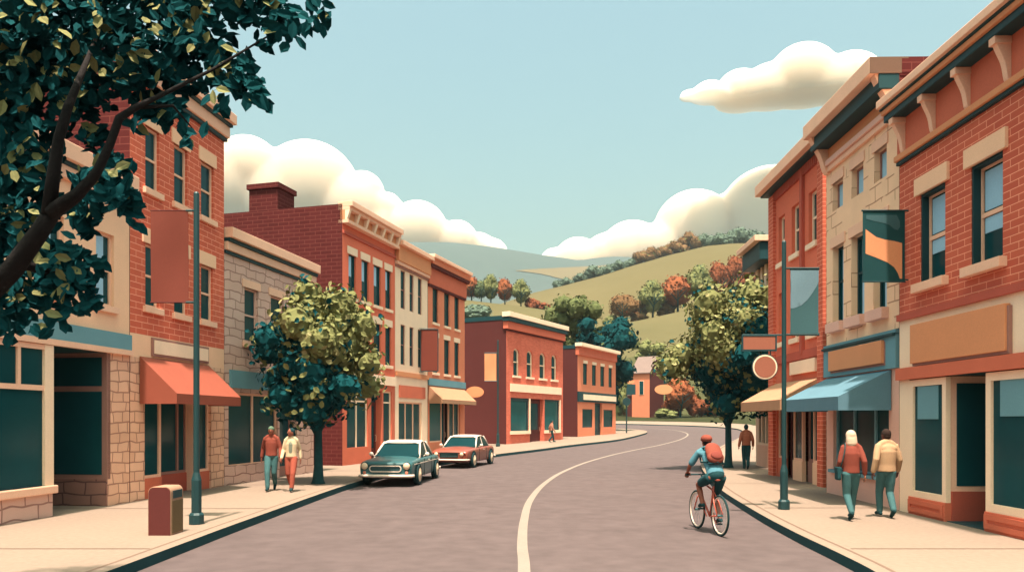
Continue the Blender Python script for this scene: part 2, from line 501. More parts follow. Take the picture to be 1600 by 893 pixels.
M_verge = field_mat('verge_grass', col(104, 106, 62, KH), col(122, 122, 70, KH), 0.3)
M_meadow = field_mat('pale_meadow', col(180, 166, 104, KH), col(200, 182, 118, KH), 0.03)
M_hill = field_mat('dry_field', col(186, 166, 102, KH), col(200, 178, 112, KH), 0.012)
M_far = field_mat('far_hill', col(140, 160, 142, KH), col(150, 166, 148, KH), 0.004)
M_fartan = field_mat('far_tan_field', col(200, 172, 112, KH), col(206, 178, 118, KH), 0.006)
sink = lambda d, x: -0.6 if d < 146 else 0.012
M_pasture = field_mat('green_pasture', col(138, 138, 82, KH), col(166, 158, 98, KH), 0.05)
terrain('verge', [0.5, 30, 60, 90, 125, 145, 146.5, 152, 158, 164], M_verge, sink)
terrain('pasture', [164, 170, 174, 178, 186, 195, 201], M_pasture)
terrain('meadow', [201, 205, 215, 225, 232, 238, 243, 247, 255, 270, 285, 300], M_meadow)
terrain('hill', [300, 320, 345, 370, 395, 420, 445, 465, 480, 500, 540, 580], M_hill)
terrain('far_hill', list(range(580, 1700, 28)) + [1700, 1760, 1900, 2200, 2600, 3600, 9000], M_far)
vp = [G(x, y) for x, y in ((820, 656.6), (900, 656.8), (1000, 657.4), (1070, 658.6), (1130, 660.2), (1170, 662.5), (1184, 665))]
vp = vp + [Vector((vp[-1].x + 30, 84)), Vector((70, 150)), Vector((0, 150))]
v_, f_ = sheet(vp, 0.03, 3.0); m_ = MB(); m_.add(v_, f_); tag(m_.build('verge_bank', M_verge), kind='structure')
def hit(x, y, d0=172, d1=1750):
    d = d0
    while d < d1:
        if HT(x, d) >= EYE + (HZ - y) / F * d: return Vector(((x - 800) / F * d, d, HT(x, d)))
        d += d * 0.002
    return Vector(((x - 800) / F * d1, d1, HT(x, d1)))
# a tan field that lies on the far hill
tf = MB(); rows = []
for i in range(25):
    x = 806 + i * 7.6
    yt = interp([(806, 423.5), (850, 420.5), (905, 418.0), (990, 412.5)], x); yb = interp([(806, 424), (845, 429), (880, 437), (990, 450)], x)
    rows.append([hit(x, lerp(yb, yt, k / 12), 600) for k in range(13)])
for a, b in zip(rows, rows[1:]):
    for k in range(12):
        tf.quad(*[p + Vector((0, -.5, 1.2)) for p in (a[k], b[k], b[k + 1], a[k + 1])])
tag(tf.build('far_field', M_fartan, smooth=True), kind='structure')
# ------------------------------------------------------------------ buildings
class Facade:
    """a terrace front: its ground line is where the photo's front stands; local x runs along it, -y is the street, z up"""
    def __init__(s, label, x0, x1, vpx, ax, ay, name='shop_building', group=None, right=False):
        g = G(ax, ay) if ay < 890 else G(ax, 889)
        u = Vector(((vpx - 800) / F, 1.0)).normalized()
        if right: u = -u
        A = Vector((g.x, g.y))
        def onl(px):
            r = Vector(((px - 800) / F, 1.0)); det = u.x * -r.y + r.x * u.y
            return ((-A.x) * -r.y + r.x * (-A.y)) / det
        t0, t1 = onl(x0), onl(x1)
        s.P0 = A + u * t0; s.u = u; s.L = t1 - t0; s.n = Vector((u.y, -u.x))
        s.base = min(ZT(s.P0.y), ZT((s.P0 + u * s.L).y))
        s.o = thing(name, label, 'building', (s.P0.x, s.P0.y, s.base), math.atan2(u.y, u.x), group)
    def pt(s, px, py, out=0.0):
        """local (x, z) of photo pixel on the plane that stands `out` metres before the front"""
        P = s.P0 + s.n * out
        r = Vector(((px - 800) / F, 1.0)); u = s.u
        det = u.x * -r.y + r.x * u.y
        t = ((-P.x) * -r.y + r.x * (-P.y)) / det
        d = P.y + u.y * t
        return t, EYE + (HZ - py) / F * d - s.base
    def X(s, px, out=0.0): return s.pt(px, 600, out)[0]
    def Z(s, px, py, out=0.0): return s.pt(px, py, out)[1]
    def world(s, x, y, z):
        p = s.P0 + s.u * x - s.n * y
        return Vector((p.x, p.y, z + s.base))
    def body(s, H, depth, side, roof=M_roof, zb=-0.4):
        m = MB(); L = s.L
        m.quad((0, .0, zb), (0, .0, H), (0, depth, H), (0, depth, zb), 0)
        m.quad((L, .0, zb), (L, depth, zb), (L, depth, H), (L, .0, H), 0)
        m.quad((0, depth, zb), (0, depth, H), (L, depth, H), (L, depth, zb), 0)
        m.quad((0.01, .26, H - .25), (L - .01, .26, H - .25), (L - .01, depth - .01, H - .25), (0.01, depth - .01, H - .25), 1)
        m.quad((0.01, .25, H - .3), (0.01, .25, H), (L - .01, .25, H), (L - .01, .25, H - .3), 0)
        m.quad((0, 0.0, H), (L, 0.0, H), (L, .25, H), (0, .25, H), 0)
        m.build('side_walls', [side, roof], s.o)
    def wall(s, z0, z1, m, holes=(), name='front_wall', depth=0.16, x0=None, x1=None, y=0.0):
        x0 = 0.0 if x0 is None else x0; x1 = s.L if x1 is None else x1
        hs = [(max(a, x0), min(b, x1), max(c, z0), min(d, z1)) for a, b, c, d in holes]
        hs = [h for h in hs if h[1] - h[0] > .02 and h[3] - h[2] > .02]
        xs = sorted({x0, x1, *[v for h in hs for v in h[:2]]}); zs = sorted({z0, z1, *[v for h in hs for v in h[2:]]})
        mb = MB()
        for a, b in zip(xs, xs[1:]):
            if b - a < 1e-5: continue
            for c, d in zip(zs, zs[1:]):
                if d - c < 1e-5: continue
                mx, mz = (a + b) / 2, (c + d) / 2
                if any(h[0] < mx < h[1] and h[2] < mz < h[3] for h in hs): continue
                mb.quad((a, y, c), (b, y, c), (b, y, d), (a, y, d))
        for a, b, c, d in hs:
            q = y + depth
            mb.quad((a, y, c), (a, y, d), (a, q, d), (a, q, c)); mb.quad((b, y, c), (b, q, c), (b, q, d), (b, y, d))
            if c > z0 + 1e-4 or True: mb.quad((a, y, c), (a, q, c), (b, q, c), (b, y, c))
            mb.quad((a, y, d), (b, y, d), (b, q, d), (a, q, d))
        return mb.build(name, m, s.o)
    def bar(s, name, x0, x1, z0, z1, out, m, inn=0.05, bevel=0.0, parent=None, y=0.0):
        return MB().box(x0, x1, y - out, y + inn, z0, z1).build(name, m, parent or s.o, bevel=bevel)
    def window(s, x0, x1, z0, z1, frame=M_sand, pane=M_glass, lintel=None, lh=.3, sill=None, sh=.13, mid=.5, rails=(), posts=(), blind=None, fw=.06, set_=.12, over=.12, lout=.03, sout=.08, arch=False, name='window'):
        """frame bars as the part; pane, lintel, sill and blind its sub-parts"""
        f = MB(); y0, y1 = set_ - .05, set_ + .03
        zt = z1
        f.box(x0 - .01, x0 + fw, y0, y1, z0 - .01, zt); f.box(x1 - fw, x1 + .01, y0, y1, z0 - .01, zt)
        f.box(x0 + fw, x1 - fw, y0, y1, z0 - .01, z0 + fw); f.box(x0 + fw, x1 - fw, y0, y1, zt - fw, zt + .01)
        for r_ in ([mid] if mid else []) + list(rails):
            zz = lerp(z0, z1, r_); f.box(x0 + fw, x1 - fw, y0 + .004, y1 - .004, zz - fw * .45, zz + fw * .45)
        for p_ in posts:
            xx = lerp(x0, x1, p_); f.box(xx - fw * .45, xx + fw * .45, y0 + .008, y1 - .008, z0 + fw, zt - fw)
        fo = f.build(name, frame, s.o)
        MB().box(x0, x1, set_ - .01, set_ + .012, z0, z1).build('pane', pane, fo)
        if lintel: MB().box(x0 - over, x1 + over, -lout, .05, z1, z1 + lh).build('lintel', lintel, fo, bevel=.008)
        if sill: MB().box(x0 - over * .8, x1 + over * .8, -sout, .06, z0 - sh, z0).build('sill', sill, fo, bevel=.008)
        if blind:
            for (u0, u1, v0, v1) in blind:
                MB().box(lerp(x0, x1, u0), lerp(x0, x1, u1), set_ - .022, set_ - .0105, lerp(z0, z1, v0), lerp(z0, z1, v1)).build('blind', M_blind, fo)  # pale panels paint the sky's reflection onto the pane
        return fo
    def row(s, spans, ref):
        z0, z1 = s.Z(ref[0], ref[2]), s.Z(ref[0], ref[1])
        return [(s.X(a), s.X(b), z0, z1) for a, b in spans]
    def awning(s, x0, x1, zt, zf, out, val, m, inset=0.0, mside=None):
        a = MB()
        t = 0.03
        # sloped cloth, valance and two cheeks, as a thin shell
        a.quad((x0, -.02, zt), (x0, -out, zf), (x1, -out, zf), (x1, -.02, zt))
        a.quad((x0 + t, -.02, zt - t), (x1 - t, -.02, zt - t), (x1 - t, -out + t, zf - t), (x0 + t, -out + t, zf - t))
        a.quad((x0, -out, zf), (x0, -out, zf - val), (x1, -out, zf - val), (x1, -out, zf))
        a.quad((x0 + t, -out + t, zf), (x1 - t, -out + t, zf), (x1 - t, -out + t, zf - val), (x0 + t, -out + t, zf - val))
        for x, q in ((x0, 1), (x1, -1)):
            a.add([(x, -.02, zt), (x, -.02, zf - val), (x, -out, zf - val), (x, -out, zf)], [(0, 1, 2, 3)])
            a.add([(x + q * t, -.02, zt - t), (x + q * t, -.02, zf - val), (x + q * t, -out + t, zf - val), (x + q * t, -out + t, zf)], [(3, 2, 1, 0)])
        ao = a.build('awning', m, s.o)
        fr = MB()
        for xx in (x0 + .06, x1 - .06):
            fr.tube([(xx, 0.0, zf - val + .05), (xx, -out + .06, zf - val + .05)], .014, 6); fr.tube([(xx, 0, zt - .15), (xx, -out + .07, zf - .06)], .012, 6)
        fr.build('awning_frame', M_brown, ao)
        return ao
    def cornice(s, layers, name='cornice', x0=0.0, x1=None, ends=0.0):
        """layers: (z0, z1, out, material); stepped courses, each a part"""
        x1 = s.L if x1 is None else x1
        for i, (z0, z1, out, m) in enumerate(layers):
            e = out * ends
            MB().box(x0 - e, x1 + e, -out, .2 + i * .003, z0, z1).build(name, m, s.o, bevel=min(.015, (z1 - z0) * .2))
    def shopfront(s, x0, x1, z0, z1, posts, frame, pane=M_glass, y=.12, transom=None, bulk=None, bulkm=None, fw=.07, name='display_window'):
        """glass between posts (local x), with an optional bulkhead below and a transom bar"""
        f = MB()
        f.box(x0, x1, y - .06, y + .03, z0 - fw, z0); f.box(x0, x1, y - .06, y + .03, z1 - fw, z1)
        f.box(x0, x0 + fw, y - .06, y + .03, z0, z1 - fw); f.box(x1 - fw, x1, y - .06, y + .03, z0, z1 - fw)
        for p in posts: f.box(p - fw / 2, p + fw / 2, y - .056, y + .026, z0, z1 - fw)
        if transom: f.box(x0 + fw, x1 - fw, y - .052, y + .022, transom - fw * .5, transom + fw * .5)
        fo = f.build(name, frame, s.o)
        MB().box(x0 + .005, x1 - .005, y - .012, y + .01, z0 - .02, z1 - .01).build('pane', pane, fo)
        if bulk is not None: MB().box(x0, x1, y - .09, y + .05, bulk, z0 - fw).build('bulkhead', bulkm, fo, bevel=.01)
        return fo
    def door(s, x0, x1, z0, z1, m, y=.25, pane=M_glass, fw=.12, kick=.35):
        f = MB()
        f.box(x0, x0 + fw, y - .04, y + .02, z0, z1); f.box(x1 - fw, x1, y - .04, y + .02, z0, z1)
        f.box(x0 + fw, x1 - fw, y - .04, y + .02, z1 - fw, z1); f.box(x0 + fw, x1 - fw, y - .04, y + .02, z0, z0 + kick)
        d = f.build('door', m, s.o)
        MB().box(x0 + fw, x1 - fw, y - .015, y + .01, z0 + kick, z1 - fw).build('pane', pane, d)
        h = MB().tube([(x1 - fw * .5, y - .05, z0 + .9), (x1 - fw * .5, y - .09, z0 + .93), (x1 - fw * .5, y - .09, z0 + 1.17), (x1 - fw * .5, y - .05, z0 + 1.2)], .014, 6)
        h.build('handle', M_sand, d)
        return d

# ---- A: cream shop at the picture's left edge, under the overhanging tree
A = Facade('cream rendered shop with teal fascia strip and recessed glazed entrance', -190, 203, 940, 203, 783.7)
X, Z = A.X, A.Z
HA = Z(203, 285) + .02
wA = A.row([(-60, -20), (62, 100), (150, 178)], (150, 358, 474))
zf0, zf1 = Z(203, 547.5), Z(203, 523.7)
zt = Z(78, 545); zg0 = Z(64, 762)
xr0, xr1 = X(79), X(168)
A.body(HA, 9, M_bkdark)
A.wall(zf0, HA, M_tan, wA, 'upper_wall')
for w in wA: A.window(*w, frame=M_sand, sill=M_sand, mid=.5, blind=[(.0, .62, .0, 1)], sh=.14)
zrt = Z(168, 551)
A.wall(zrt, zf0, M_sand, [], 'lintel_band')
A.wall(0, zrt, M_stonetan, [], 'stone_pier', x0=xr1)
A.bar('fascia', 0, A.L - .01, zf0, zf1, .06, M_teal)
A.bar('fascia_shadow_board', 0, A.L - .01, zf0 - .12, zf0 - .004, .10, M_sand)
A.cornice([(HA - .62, HA - .36, .10, M_sand), (HA - .36, HA - .27, .14, M_dark), (HA - .27, HA + .08, .24, M_sand)])
# left display bay
zb = Z(0, 766)
A.wall(-.3, zb - .16, M_stone, [], 'stone_base', x1=xr0 - .02, y=-.06)
A.bar('bay_sill', 0, xr0 + .02, zb - .16, zb, .16, M_sand, inn=.2, bevel=.02)
MB().box(0, xr0 - .02, -.055, .1, zb - .4, zb - .15).build('bay_plinth', M_stone, A.o)
trz = Z(0, 602)
A.shopfront(0, xr0, zb, zrt - .01, [X(-80)], M_sand, y=.0, transom=trz, fw=.10)
A.bar('transom_post', X(23.5), X(28.5), trz + .05, zrt - .1, .055, M_sand)
A.bar('bay_post', X(65), xr0, zb, zrt - .01, .07, M_cream, inn=.5)
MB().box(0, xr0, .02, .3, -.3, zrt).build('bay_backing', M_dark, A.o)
# recessed entrance: return wall with a glazed light on stone, back wall with the door
rd = 1.9
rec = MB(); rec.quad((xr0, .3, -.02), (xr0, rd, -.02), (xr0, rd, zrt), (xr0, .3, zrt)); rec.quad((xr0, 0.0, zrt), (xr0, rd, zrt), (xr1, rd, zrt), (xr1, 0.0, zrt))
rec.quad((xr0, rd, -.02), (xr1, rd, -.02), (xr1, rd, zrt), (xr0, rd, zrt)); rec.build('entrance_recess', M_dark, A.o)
zq = Z(168, 748)
rw = MB(); rw.box(xr1 - .02, xr1 + .1, .0, rd, zq, zrt); rw.build('return_wall', M_brown, A.o)
st_ = MB(); st_.box(xr1 - .04, xr1 + .1, .002, rd, -.3, zq); st_.build('return_base', M_stonedk, A.o)
zm = Z(168, 607)
for nm, a, b in (('return_pane', zq + .1, zm - .06), ('return_pane', zm + .06, zrt - .1)):
    MB().box(xr1 - .03, xr1 + .05, .12, rd - .3, a, b).build(nm, M_glass, A.o)
A.door(xr0 + .1, xr1 - .1, 0, zrt - .3, M_dark, y=rd - .04)

# ---- B: three-storey brick with the orange awning
B = Facade('tall brick building with cream cornice and terracotta awning', 203, 350, 950, 350, 758.5)
X, Z = B.X, B.Z
zw = Z(350, 222); HB = zw + .74
r1 = B.row([(227, 249), (272, 293), (314, 334)], (314, 250, 336)); r2 = B.row([(227, 249), (272, 293), (314, 333)], (314, 412, 499))
B.body(HB - .1, 10, M_bkdark)
zbb = Z(203, 518.7); zs = Z(203, 556)
B.wall(zbb, HB - .1, M_bk, r1 + r2, 'brick_wall')
for w in r1 + r2: B.window(*w, frame=M_sand, lintel=M_tan, lh=.36, sill=M_sand, sh=.15)
B.cornice([(zw, zw + .1, .10, M_dark), (zw + .1, zw + .42, .16, M_sand), (zw + .42, zw + .5, .24, M_dark), (zw + .5, zw + .78, .34, M_sand)], x0=-.02, ends=.35)
B.wall(zs, zbb, M_tan, [], 'sign_band')
a0, b0 = B.pt(238, 552); a1, b1 = B.pt(238, 531)
B.bar('sign_board', a0, X(322), b0, b1, .07, M_cream)
MB().box(a0 - .06, X(322) + .06, -.05, .04, b0 - .06, b1 + .06).build('sign_frame', M_brown, B.o)
so0, so1 = X(226), X(330)
zg = Z(252, 740)
B.wall(-.3, zs, M_stonetan, [(so0, so1, -.3, Z(226, 560))], 'stone_wall', depth=.5)
B.shopfront(so0, X(256), zg, Z(226, 562), [], M_sand, y=.14, bulk=-.05, bulkm=M_terr)
B.shopfront(X(311), so1, zg, Z(226, 562), [], M_sand, y=.14, bulk=-.05, bulkm=M_terr)
B.shopfront(X(256), X(311), zg, Z(226, 562), [X(298)], M_brown, y=.42, bulk=-.05, bulkm=M_terr2)
for px_ in (256, 311): MB().box(X(px_) - .04, X(px_) + .04, .10, .46, -.05, Z(226, 562)).build('shop_return', M_sand, B.o)
zat, zaf = Z(217, 556), B.Z(274, 614, .95)
B.awning(X(217), X(325), zat, zaf, .95, .24, M_orangecloth)

# ---- C: grey stone two-storey
C_ = Facade('low grey stone building with tan cornice behind the street tree', 350.5, 490, 1040, 351, 758)
X, Z = C_.X, C_.Z
HC = Z(352, 362) - .1
rw_ = C_.row([(382, 403), (423, 443), (462, 480)], (382, 448, 533))
C_.body(HC, 9, M_stone)
zsf = Z(358, 604)
C_.wall(zsf, HC, M_stone, rw_, 'upper_wall')
for w in rw_: C_.window(*w, frame=M_pinktan, lintel=M_sand, lh=.24, sill=M_sand, sh=.16, over=.14)
C_.cornice([(HC - .52, HC - .42, .06, M_dark), (HC - .42, HC - .18, .12, M_sand), (HC - .18, HC - .07, .18, M_dark), (HC - .07, HC + .22, .28, M_sand)], x0=.0)
C_.bar('fascia', X(358), X(474), zsf - .02, Z(358, 577), .07, M_teal)
sx0, sx1, zg = X(357), X(434), Z(358.7, 727)
C_.wall(-.3, zsf, M_stone, [(sx0, sx1, zg, zsf - .15), (X(437), X(464), -.05, zsf - .15)], 'shop_wall', depth=.3)
C_.shopfront(sx0, sx1, zg + .02, zsf - .15, [X(397.5)], M_sand, y=.12)
C_.door(X(437), X(464), -.02, zsf - .3, M_brown, y=.28)
C_.bar('door_head', X(437), X(464), zsf - .3, zsf - .15, -.2, M_brown, inn=.35)

# ---- D E F: the three-storey terrace
D = Facade('red three-storey building with chimney and bracketed tan cornice', 535, 617, 1140, 535, 727)
X, Z = D.X, D.Z
HD = Z(535, 318)
d1 = D.row([(544.6, 556), (565, 576), (584, 595), (602, 611)], (544.6, 396, 463)); d2 = D.row([(544.6, 556), (565, 576), (584, 595), (602, 611)], (602, 509, 570))
D.body(HD, 11, M_bkdark)
zcb = Z(536, 364)
zsh = Z(617, 603); zsb = Z(617, 589)
D.wall(zsb, HD, M_smooth, d1 + d2, 'front_wall')
for w in d1: D.window(*w, frame=M_glass, lintel=M_cream, lh=.32, sill=M_cream, sh=.14, fw=.05, mid=None, blind=[(.08, .62, .5, .97)])
for w in d2: D.window(*w, frame=M_glass, lintel=M_cream, lh=.32, sill=M_cream, sh=.14, fw=.05, mid=.5)
hz = HD - zcb
D.cornice([(zcb - .02, zcb + .12, .07, M_terr2), (zcb + .34 * hz, zcb + .46 * hz, .26, M_sand), (HD - .26, HD - .12, .34, M_sand), (HD - .12, HD + .1, .46, M_sand)])
MB().box(0, D.L, -.12, .1, zcb + .46 * hz, HD - .26).build('frieze', M_signtan, D.o)
for i in range(7):
    xx = lerp(.08, D.L - .08, i / 6)
    MB().prism([(-.34, HD - .26), (-.1, HD - .26), (-.1, zcb + .46 * hz), (-.2, zcb + .46 * hz)], 'x', xx - .08, xx + .08).build('bracket', M_cream, D.o)
D.bar('shop_band', 0, D.L, zsh, zsb, .08, M_cream)
zfl = -.3
xg0, xg1, xd0, xd1, xg2, xg3 = X(542), X(575), X(580), X(597), X(599), X(612)
ztp = Z(568, 608); zgb = Z(574, 697)
D.wall(zfl, zsh, M_terr, [(xg0, xg1, zgb, ztp), (xd0, xd1, zfl, ztp), (xg2, xg3, zgb, ztp)], 'shop_wall', depth=.4)
ztr = Z(574, 627)
D.shopfront(xg0, xg1, zgb, ztp, [lerp(xg0, xg1, .5)], M_cream, y=.12, transom=ztr)
D.shopfront(xg2, xg3, zgb, ztp, [], M_cream, y=.12, transom=ztr)
D.door(xd0, xd1, 0, ztr, M_maroon, y=.36, kick=.6, fw=.16); MB().box(xd0, xd1, .33, .4, ztr, ztp).build('transom_light', M_glass, D.o)
# chimney
cx0, cz = 3.2, HD
ch = MB(); ch.box(.25, 1.55, 3.2, 4.6, cz - .4, cz + 1.0); cho = ch.build('chimney', M_bkdark, D.o)
MB().box(.17, 1.63, 3.12, 4.68, cz + 1.0, cz + 1.22).build('chimney_cap', M_bkdark, cho)

xe1 = 668
E = Facade('cream three-storey building between two red ones', 617.5, xe1, 1140, 617.5, HZ + (727 - HZ) * (1140 - 617.5) / (1140 - 535))
X, Z = E.X, E.Z
HE = Z(667, 405)
e1 = E.row([(626, 633.3), (640, 646.5), (653, 659.3)], (626, 421, 481)); e2 = E.row([(626, 633.3), (640, 646.5), (653, 659.3)], (626, 506, 569))
E.body(HE, 11, M_cream)
zeb = Z(618, 585)
E.wall(zeb, HE, M_cream, e1 + e2, 'front_wall', depth=.14)
for w in e1 + e2: E.window(*w, frame=M_brown, mid=.5, fw=.04, set_=.10)
E.cornice([(HE - 1.12, HE - 1.0, .07, M_brown), (HE - 1.0, HE - .85, .16, M_sand), (HE - .85, HE - .1, .22, M_signtan), (HE - .1, HE + .12, .42, M_sand)])
E.bar('string_course', 0, E.L, zeb - .03, zeb + .18, .09, M_signtan)
zs0, zs1 = Z(623, 620), Z(623, 601)
E.wall(-.3, zeb, M_cream, [(X(623), X(659), -.02, Z(623, 627))], 'shop_wall', depth=.3)
E.bar('sign_board', X(623), X(663), zs0, zs1, .07, M_terr)
E.shopfront(X(623), X(659), Z(623, 700), Z(623, 627), [lerp(X(623), X(659), .34), lerp(X(623), X(659), .67)], M_sand, y=.14, bulk=-.05, bulkm=M_cream)

Ff = Facade('orange three-storey building with tan awning beside the dark side wall', 668.5, 726, 1180, 668.5, HZ + (727 - HZ) * (1140 - 668.5) / (1140 - 535))
X, Z = Ff.X, Ff.Z
HF = Z(672, 404)
f1 = Ff.row([(676, 684.5), (694, 702.3), (710, 717.3)], (676, 449, 503)); f2 = Ff.row([(676, 684.5), (694, 702.3), (710, 717.3)], (694, 530, 584))
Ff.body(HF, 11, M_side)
zfb = Z(668.5, 601); zft = Z(668.5, 590)
Ff.wall(zfb, HF, M_smooth2, f1 + f2, 'front_wall')
for w in f1 + f2: Ff.window(*w, frame=M_glass, mid=.5, fw=.05, lintel=M_cream, lh=.26, sill=M_cream, sh=.13, over=.1)
for fw_ in [c for c in Ff.o.children if c.name.startswith('window')]: pass
Ff.cornice([(HF - 1.5, HF - 1.36, .10, M_maroon), (HF - 1.36, HF - .5, .12, M_terr), (HF - .5, HF - .32, .3, M_maroon), (HF - .32, HF - .02, .34, M_smooth2), (HF - .02, HF + .16, .48, M_sand)], ends=.3)
Ff.bar('fascia', 0, Ff.L, zfb, zft, .08, M_teal)
Ff.wall(-.3, zfb, M_smooth2, [(X(671), X(719), -.05, zfb - .2)], 'shop_wall', depth=.4)
Ff.shopfront(X(671), X(692), .75, zfb - .2, [], M_sand, y=.14, pane=M_glass2, bulk=-.05, bulkm=M_smooth2)
Ff.shopfront(X(703), X(719), .75, zfb - .2, [X(711)], M_sand, y=.14, bulk=-.05, bulkm=M_smooth2)
Ff.door(X(692), X(703), 0, zfb - .25, M_brown, y=.36)
Ff.awning(X(669), X(724.5), Z(668.5, 602), Ff.Z(674, 622, .8), .8, .22, M_tancloth)

# ---- G H: the two lower buildings where the street bends
Gb = Facade('two-storey brick building with four arched windows and cream sign', 791, 879.5, 1440, 791, 693.5)
X, Z = Gb.X, Gb.Z
HG = Z(797, 494)
g1 = Gb.row([(802, 811.4), (823, 832.4), (843, 852.5), (861.5, 870)], (802, 543, 586))
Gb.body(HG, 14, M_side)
zgs = Z(797, 619)
def arch_wall(Fc, z0, z1, holes, m):
    """brick front with round-headed openings"""
    mb = MB(); xs = sorted({0, Fc.L, *[v for h in holes for v in h[:2]]})
    for a, b in zip(xs, xs[1:]):
        h = next((h for h in holes if h[0] <= a + 1e-6 and h[1] >= b - 1e-6), None)
        if h is None: mb.quad((a, 0, z0), (b, 0, z0), (b, 0, z1), (a, 0, z1)); continue
        _, _, c, d = h; r = (b - a) / 2; sp = d - r * .8; N = 10
        mb.quad((a, 0, z0), (b, 0, z0), (b, 0, c), (a, 0, c))
        arc = [(a + r - r * math.cos(math.pi * k / N), sp + r * .8 * math.sin(math.pi * k / N)) for k in range(N + 1)]
        for (p, q), (p2, q2) in zip(arc, arc[1:]):
            mb.quad((p, 0, q), (p2, 0, q2), (p2, 0, z1), (p, 0, z1))
            mb.quad((p, 0, q), (p, .25, q), (p2, .25, q2), (p2, 0, q2))
        mb.quad((a, 0, c), (a, 0, sp), (a, .25, sp), (a, .25, c)); mb.quad((b, 0, c), (b, .25, c), (b, .25, sp), (b, 0, sp)); mb.quad((a, 0, c), (a, .25, c), (b, .25, c), (b, 0, c))
    return mb.build('front_wall', m, Fc.o)
arch_wall(Gb, zgs, HG, g1, M_bksmall)
for (a, b, c, d) in g1:
    r = (b - a) / 2; sp = d - r * .8; N = 10; fw = .11
    f = MB()
    o_ = [(a, c)] + [(a + r - r * math.cos(math.pi * k / N), sp + r * .8 * math.sin(math.pi * k / N)) for k in range(N + 1)] + [(b, c)]
    i_ = [(a + fw, c)] + [(a + r - (r - fw) * math.cos(math.pi * k / N), sp + (r * .8 - fw) * math.sin(math.pi * k / N)) for k in range(N + 1)] + [(b - fw, c)]
    for k in range(len(o_) - 1):
        f.quad((o_[k][0], .1, o_[k][1]), (i_[k][0], .1, i_[k][1]), (i_[k + 1][0], .1, i_[k + 1][1]), (o_[k + 1][0], .1, o_[k + 1][1]))
        f.quad((i_[k][0], .1, i_[k][1]), (i_[k][0], .2, i_[k][1]), (i_[k + 1][0], .2, i_[k + 1][1]), (i_[k + 1][0], .1, i_[k + 1][1]))
    f.box(a, b, .09, .2, lerp(c, d, .5) - .04, lerp(c, d, .5) + .04)
    fo = f.build('window', M_cream, Gb.o)
    p_ = MB(); p_.add([(x_, .18, z_) for x_, z_ in o_], [tuple(range(len(o_)))[::-1]]); p_.build('pane', M_glass, fo)
    MB().box(a - .15, b + .15, -.1, .08, c - .16, c).build('sill', M_cream, fo)
zgc = Z(791, 513)
Gb.cornice([(zgc - .15, zgc, .09, M_maroon), (zgc, HG - .42, .2, M_smooth3), (HG - .42, HG - .1, .36, M_dark), (HG - .1, HG + .25, .46, M_cream)], ends=.6)
MB().box(-.03, .25, -.0, 13.9, HG - .3, HG + .02).build('side_coping', M_dark, Gb.o)
Gb.bar('sign_board', X(797), X(876), Z(797, 611), Z(797, 598.5), .1, M_cream)
hl = (X(797.8), X(826.5), Z(798, 673), Z(798, 620.5)); hr = (X(851), X(874), Z(798, 673), Z(798, 620.5)); hd = (X(828), X(849.5), -.3, Z(798, 620.5))
Gb.wall(-.5, zgs, M_bksmall, [hl, hr, hd], 'shop_wall', depth=.4)
Gb.shopfront(*hl, [], M_dark, pane=M_glass2, y=.14, fw=.22); Gb.shopfront(*hr, [], M_dark, pane=M_glass2, y=.14, fw=.16)
for h in (hl, hr):
    MB().box(h[0] - .1, h[1] + .14, -.1, .1, h[2] - .25, h[2]).build('shop_sill', M_cream, Gb.o)
    MB().box(h[1], h[1] + .16, -.06, .1, h[2], h[3]).build('shop_post', M_cream, Gb.o)
Gb.door(hd[0], hd[1], 0.0, hd[3], M_maroon, y=.38, kick=1.0, fw=.35)

Hb = Facade('small orange brick building with teal fascia at the corner', 902.5, 962, 1420, 902.5, 682)
X, Z = Hb.X, Hb.Z
HH = Z(908, 540)
h1 = Hb.row([(911, 917.6), (925, 931.5), (938, 944.3), (951, 956.3)], (911, 567, 600))
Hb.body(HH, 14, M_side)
zt0, zt1 = Z(902.5, 627), Z(902.5, 611)
Hb.wall(zt1, HH, M_smooth2, h1, 'front_wall', depth=.25)
for w in h1: Hb.window(*w, frame=M_glass, mid=None, fw=.08, lintel=M_cream, lh=.28, over=.0, lout=.05)
Hb.cornice([(HH - .9, HH - .1, .14, M_terr), (HH - .1, HH + .22, .5, M_cream)], ends=.3)
MB().box(-.03, .25, 0.0, 13.9, HH - .3, HH + .02).build('side_coping', M_dark, Hb.o)
Hb.bar('fascia', 0, Hb.L, zt0, zt1, .12, M_dark)
Hb.bar('sign_board', X(910), X(960), Z(910, 624), Z(910, 615.5), .2, M_cream)
hl = (X(910), X(926), Z(910, 667.5), Z(910, 638.5)); hr = (X(943), X(957.5), Z(910, 667.5), Z(910, 638.5)); hd = (X(929.5), X(941), -.3, zt0 - .02)
Hb.wall(-.6, zt0, M_smooth2, [hl, hr, hd], 'shop_wall', depth=.3)
Hb.shopfront(*hl, [], M_dark, y=.12, fw=.1); Hb.shopfront(*hr, [], M_dark, y=.12, fw=.1)
Hb.door(hd[0], hd[1], 0.0, hd[3], M_dark, y=.28, fw=.25)

